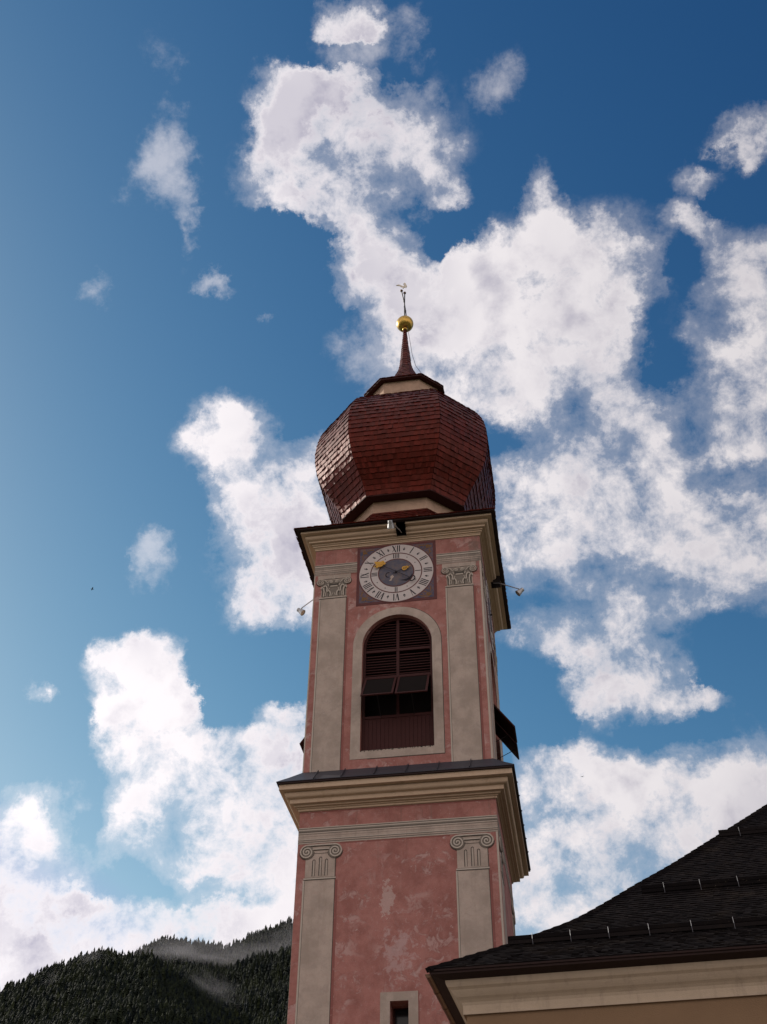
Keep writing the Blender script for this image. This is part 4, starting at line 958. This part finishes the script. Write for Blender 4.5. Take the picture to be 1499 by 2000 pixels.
for i, (vs, fs) in enumerate(VAR):
    me = bpy.data.meshes.new('spruce'); nv = len(vs)
    tv = vs+[(.014, 0, -.12), (-.007, .012, -.12), (-.007, -.012, -.12), (0, 0, .5)]
    me.from_pydata(tv, [], fs+[(nv, nv+1, nv+3), (nv+1, nv+2, nv+3), (nv+2, nv, nv+3)])
    me.materials.append(M['needles']); me.materials.append(M['bark'])
    me.polygons.foreach_set('material_index', [0]*len(fs)+[1]*3)
    at = me.attributes.new('tone', 'FLOAT', 'FACE'); at.data.foreach_set('value', [.08+.06*i]*(len(fs)+3)); treeM.append(me)
rnd = random.Random(11); spots = []
def pos(az, r, tab, RC): return (EYE.x+r*math.sin(R(az)), EYE.y+r*math.cos(R(az)), hgt(az, r, tab, RC)-1.0)
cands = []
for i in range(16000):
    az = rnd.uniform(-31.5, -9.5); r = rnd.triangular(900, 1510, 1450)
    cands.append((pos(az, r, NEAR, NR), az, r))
for i in range(13000):
    az = rnd.uniform(-25, -9.5); r = rnd.uniform(1560 if az < -18 else 1000, 2075); cands.append((pos(az, r, FAR, FR), az, r))
ridge = []
for i in range(215):
    az = -28.0+13.0*i/215+rnd.uniform(-.03, .03); r = NR+rnd.uniform(-14, 10)
    if az < -16.5: ridge.append((pos(az, r, NEAR, NR), az, r))
for i in range(110):
    az = -22.3+9.0*i/110+rnd.uniform(-.04, .04); r = FR+rnd.uniform(-16, 10); ridge.append((pos(az, r, FAR, FR), az, r))
labels_far = []
for i, (p, az, r) in enumerate(ridge[:298]):
    o = bpy.data.objects.new('spruce', treeM[i % 6]); S.collection.objects.link(o)
    h = rnd.uniform(11, 23)*(1.0 if r < 1700 else 1.15); o.location = p; fw = rnd.uniform(.95, 1.6); o.scale = (h*fw, h*fw, h); o.rotation_euler.z = rnd.uniform(0, 6)
    tag(o, 'dark spruce standing on the near wooded crest at the left' if r < 1700 else 'dark spruce on the farther misty ridge left of the tower', 'tree', 'spruces along the near crest' if r < 1700 else 'spruces along the farther ridge')
fv = []; ff = []; ft = []
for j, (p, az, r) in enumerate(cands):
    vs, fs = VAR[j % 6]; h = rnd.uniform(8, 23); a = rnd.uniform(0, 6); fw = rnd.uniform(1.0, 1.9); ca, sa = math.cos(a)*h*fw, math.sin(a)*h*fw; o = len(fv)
    fv += [(p[0]+x*ca-y*sa, p[1]+x*sa+y*ca, p[2]+z*h) for x, y, z in vs]; ff += [(o+a_, o+b_, o+c_) for a_, b_, c_ in fs]; ft += [min(1, max(0, rnd.gauss(.16, .13) if r > 1130 else rnd.gauss(.6, .35)))]*len(fs)  # nearer trees get a paler tone: sunlight on them put into the colour
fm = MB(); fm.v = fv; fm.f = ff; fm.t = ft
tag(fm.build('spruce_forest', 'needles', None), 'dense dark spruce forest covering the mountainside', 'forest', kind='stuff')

# ================================================================== drifting mist
mm = bpy.data.materials.new('mist'); mm.use_nodes = True; N = NT(mm.node_tree)
tc = N.n('ShaderNodeTexCoord'); P = tc.outputs['Object']
rad = N.vmath('LENGTH', P)
nz = N.noise(P, 1.3, 7, .66, .3)
dn_ = N.math('MULTIPLY', N.ramp(N.math('ADD', rad, N.math('MULTIPLY', N.math('SUBTRACT', nz, .5), 3.0)), .95, .1), N.ramp(nz, .44, .72))
pvn = N.n('ShaderNodeVolumePrincipled', {'Color': (.96, .94, 1.0, 1), 'Density': N.math('MULTIPLY', dn_, .0115), 'Anisotropy': .2})
N.n('ShaderNodeOutputMaterial', {'Volume': pvn.outputs[0]})
def mist(az, el, r, sx, sy, sz, label, tilt=0):
    mb = MB(); mb.ball((0, 0, 0), 1.0, 20, 12); me = bpy.data.meshes.new('mist'); me.from_pydata(mb.v, [], mb.f); me.materials.append(mm)
    o = bpy.data.objects.new('mist', me); S.collection.objects.link(o)
    o.location = (EYE.x+r*math.sin(R(az)), EYE.y+r*math.cos(R(az)), r*math.tan(R(el))); o.scale = (sx, sy, sz); o.rotation_euler = Euler((0, R(tilt), R(-az)), 'XYZ')
    tag(o, label, 'mist', kind='stuff')
mist(-16.6, 20.75, 1850, 230, 90, 46, 'bank of pale mist hanging over the far ridge beside the tower', 4)
mist(-14.4, 21.35, 1850, 95, 60, 62, 'mist rising past the ridge right beside the tower', -24)
mist(-19.8, 20.85, 1850, 130, 70, 38, 'thin mist veiling the rounded top of the far ridge')
mist(-17.6, 19.35, 1420, 60, 50, 22, 'wisp of mist low in front of the dark forest', 24)
mist(-23.6, 20.25, 1430, 34, 24, 20, 'faint wisp of mist on the near crest')
mist(-25.2, 19.05, 1400, 20, 20, 24, 'small faint puff of mist on the wooded slope', -20)

# ================================================================== birds
def bird(loc, s_, label, rz):
    b = MB(); b.tube([(-.5*s_, 0, 0), (-.2*s_, 0, .01), (.2*s_, 0, .02), (.5*s_, 0, 0)], .1*s_, 8, .03*s_)
    o = b.build('bird', 'bird', None); o.location = loc; o.rotation_euler.z = rz
    w_ = MB()
    for sg in (-1, 1): w_.add([(-.15*s_, 0, .03*s_), (.15*s_, 0, .03*s_), (.12*s_, sg*.45*s_, .25*s_), (-.1*s_, sg*1.0*s_, .15*s_), (-.22*s_, sg*.5*s_, .2*s_)], [(0, 1, 2, 3, 4)])
    wo = w_.build('wing', 'bird', None); wo.parent = o
    tag(o, label, 'bird')
bird(EYE+Vector((-.3809, .7361, .6173))*95, .27, 'small dark bird flying in the clear blue sky left of the tower', .6)
bird(EYE+Vector((.0211, .9119, .5001))*150, .24, 'tiny dark bird in front of the white cloud right of the tower', 1.2)
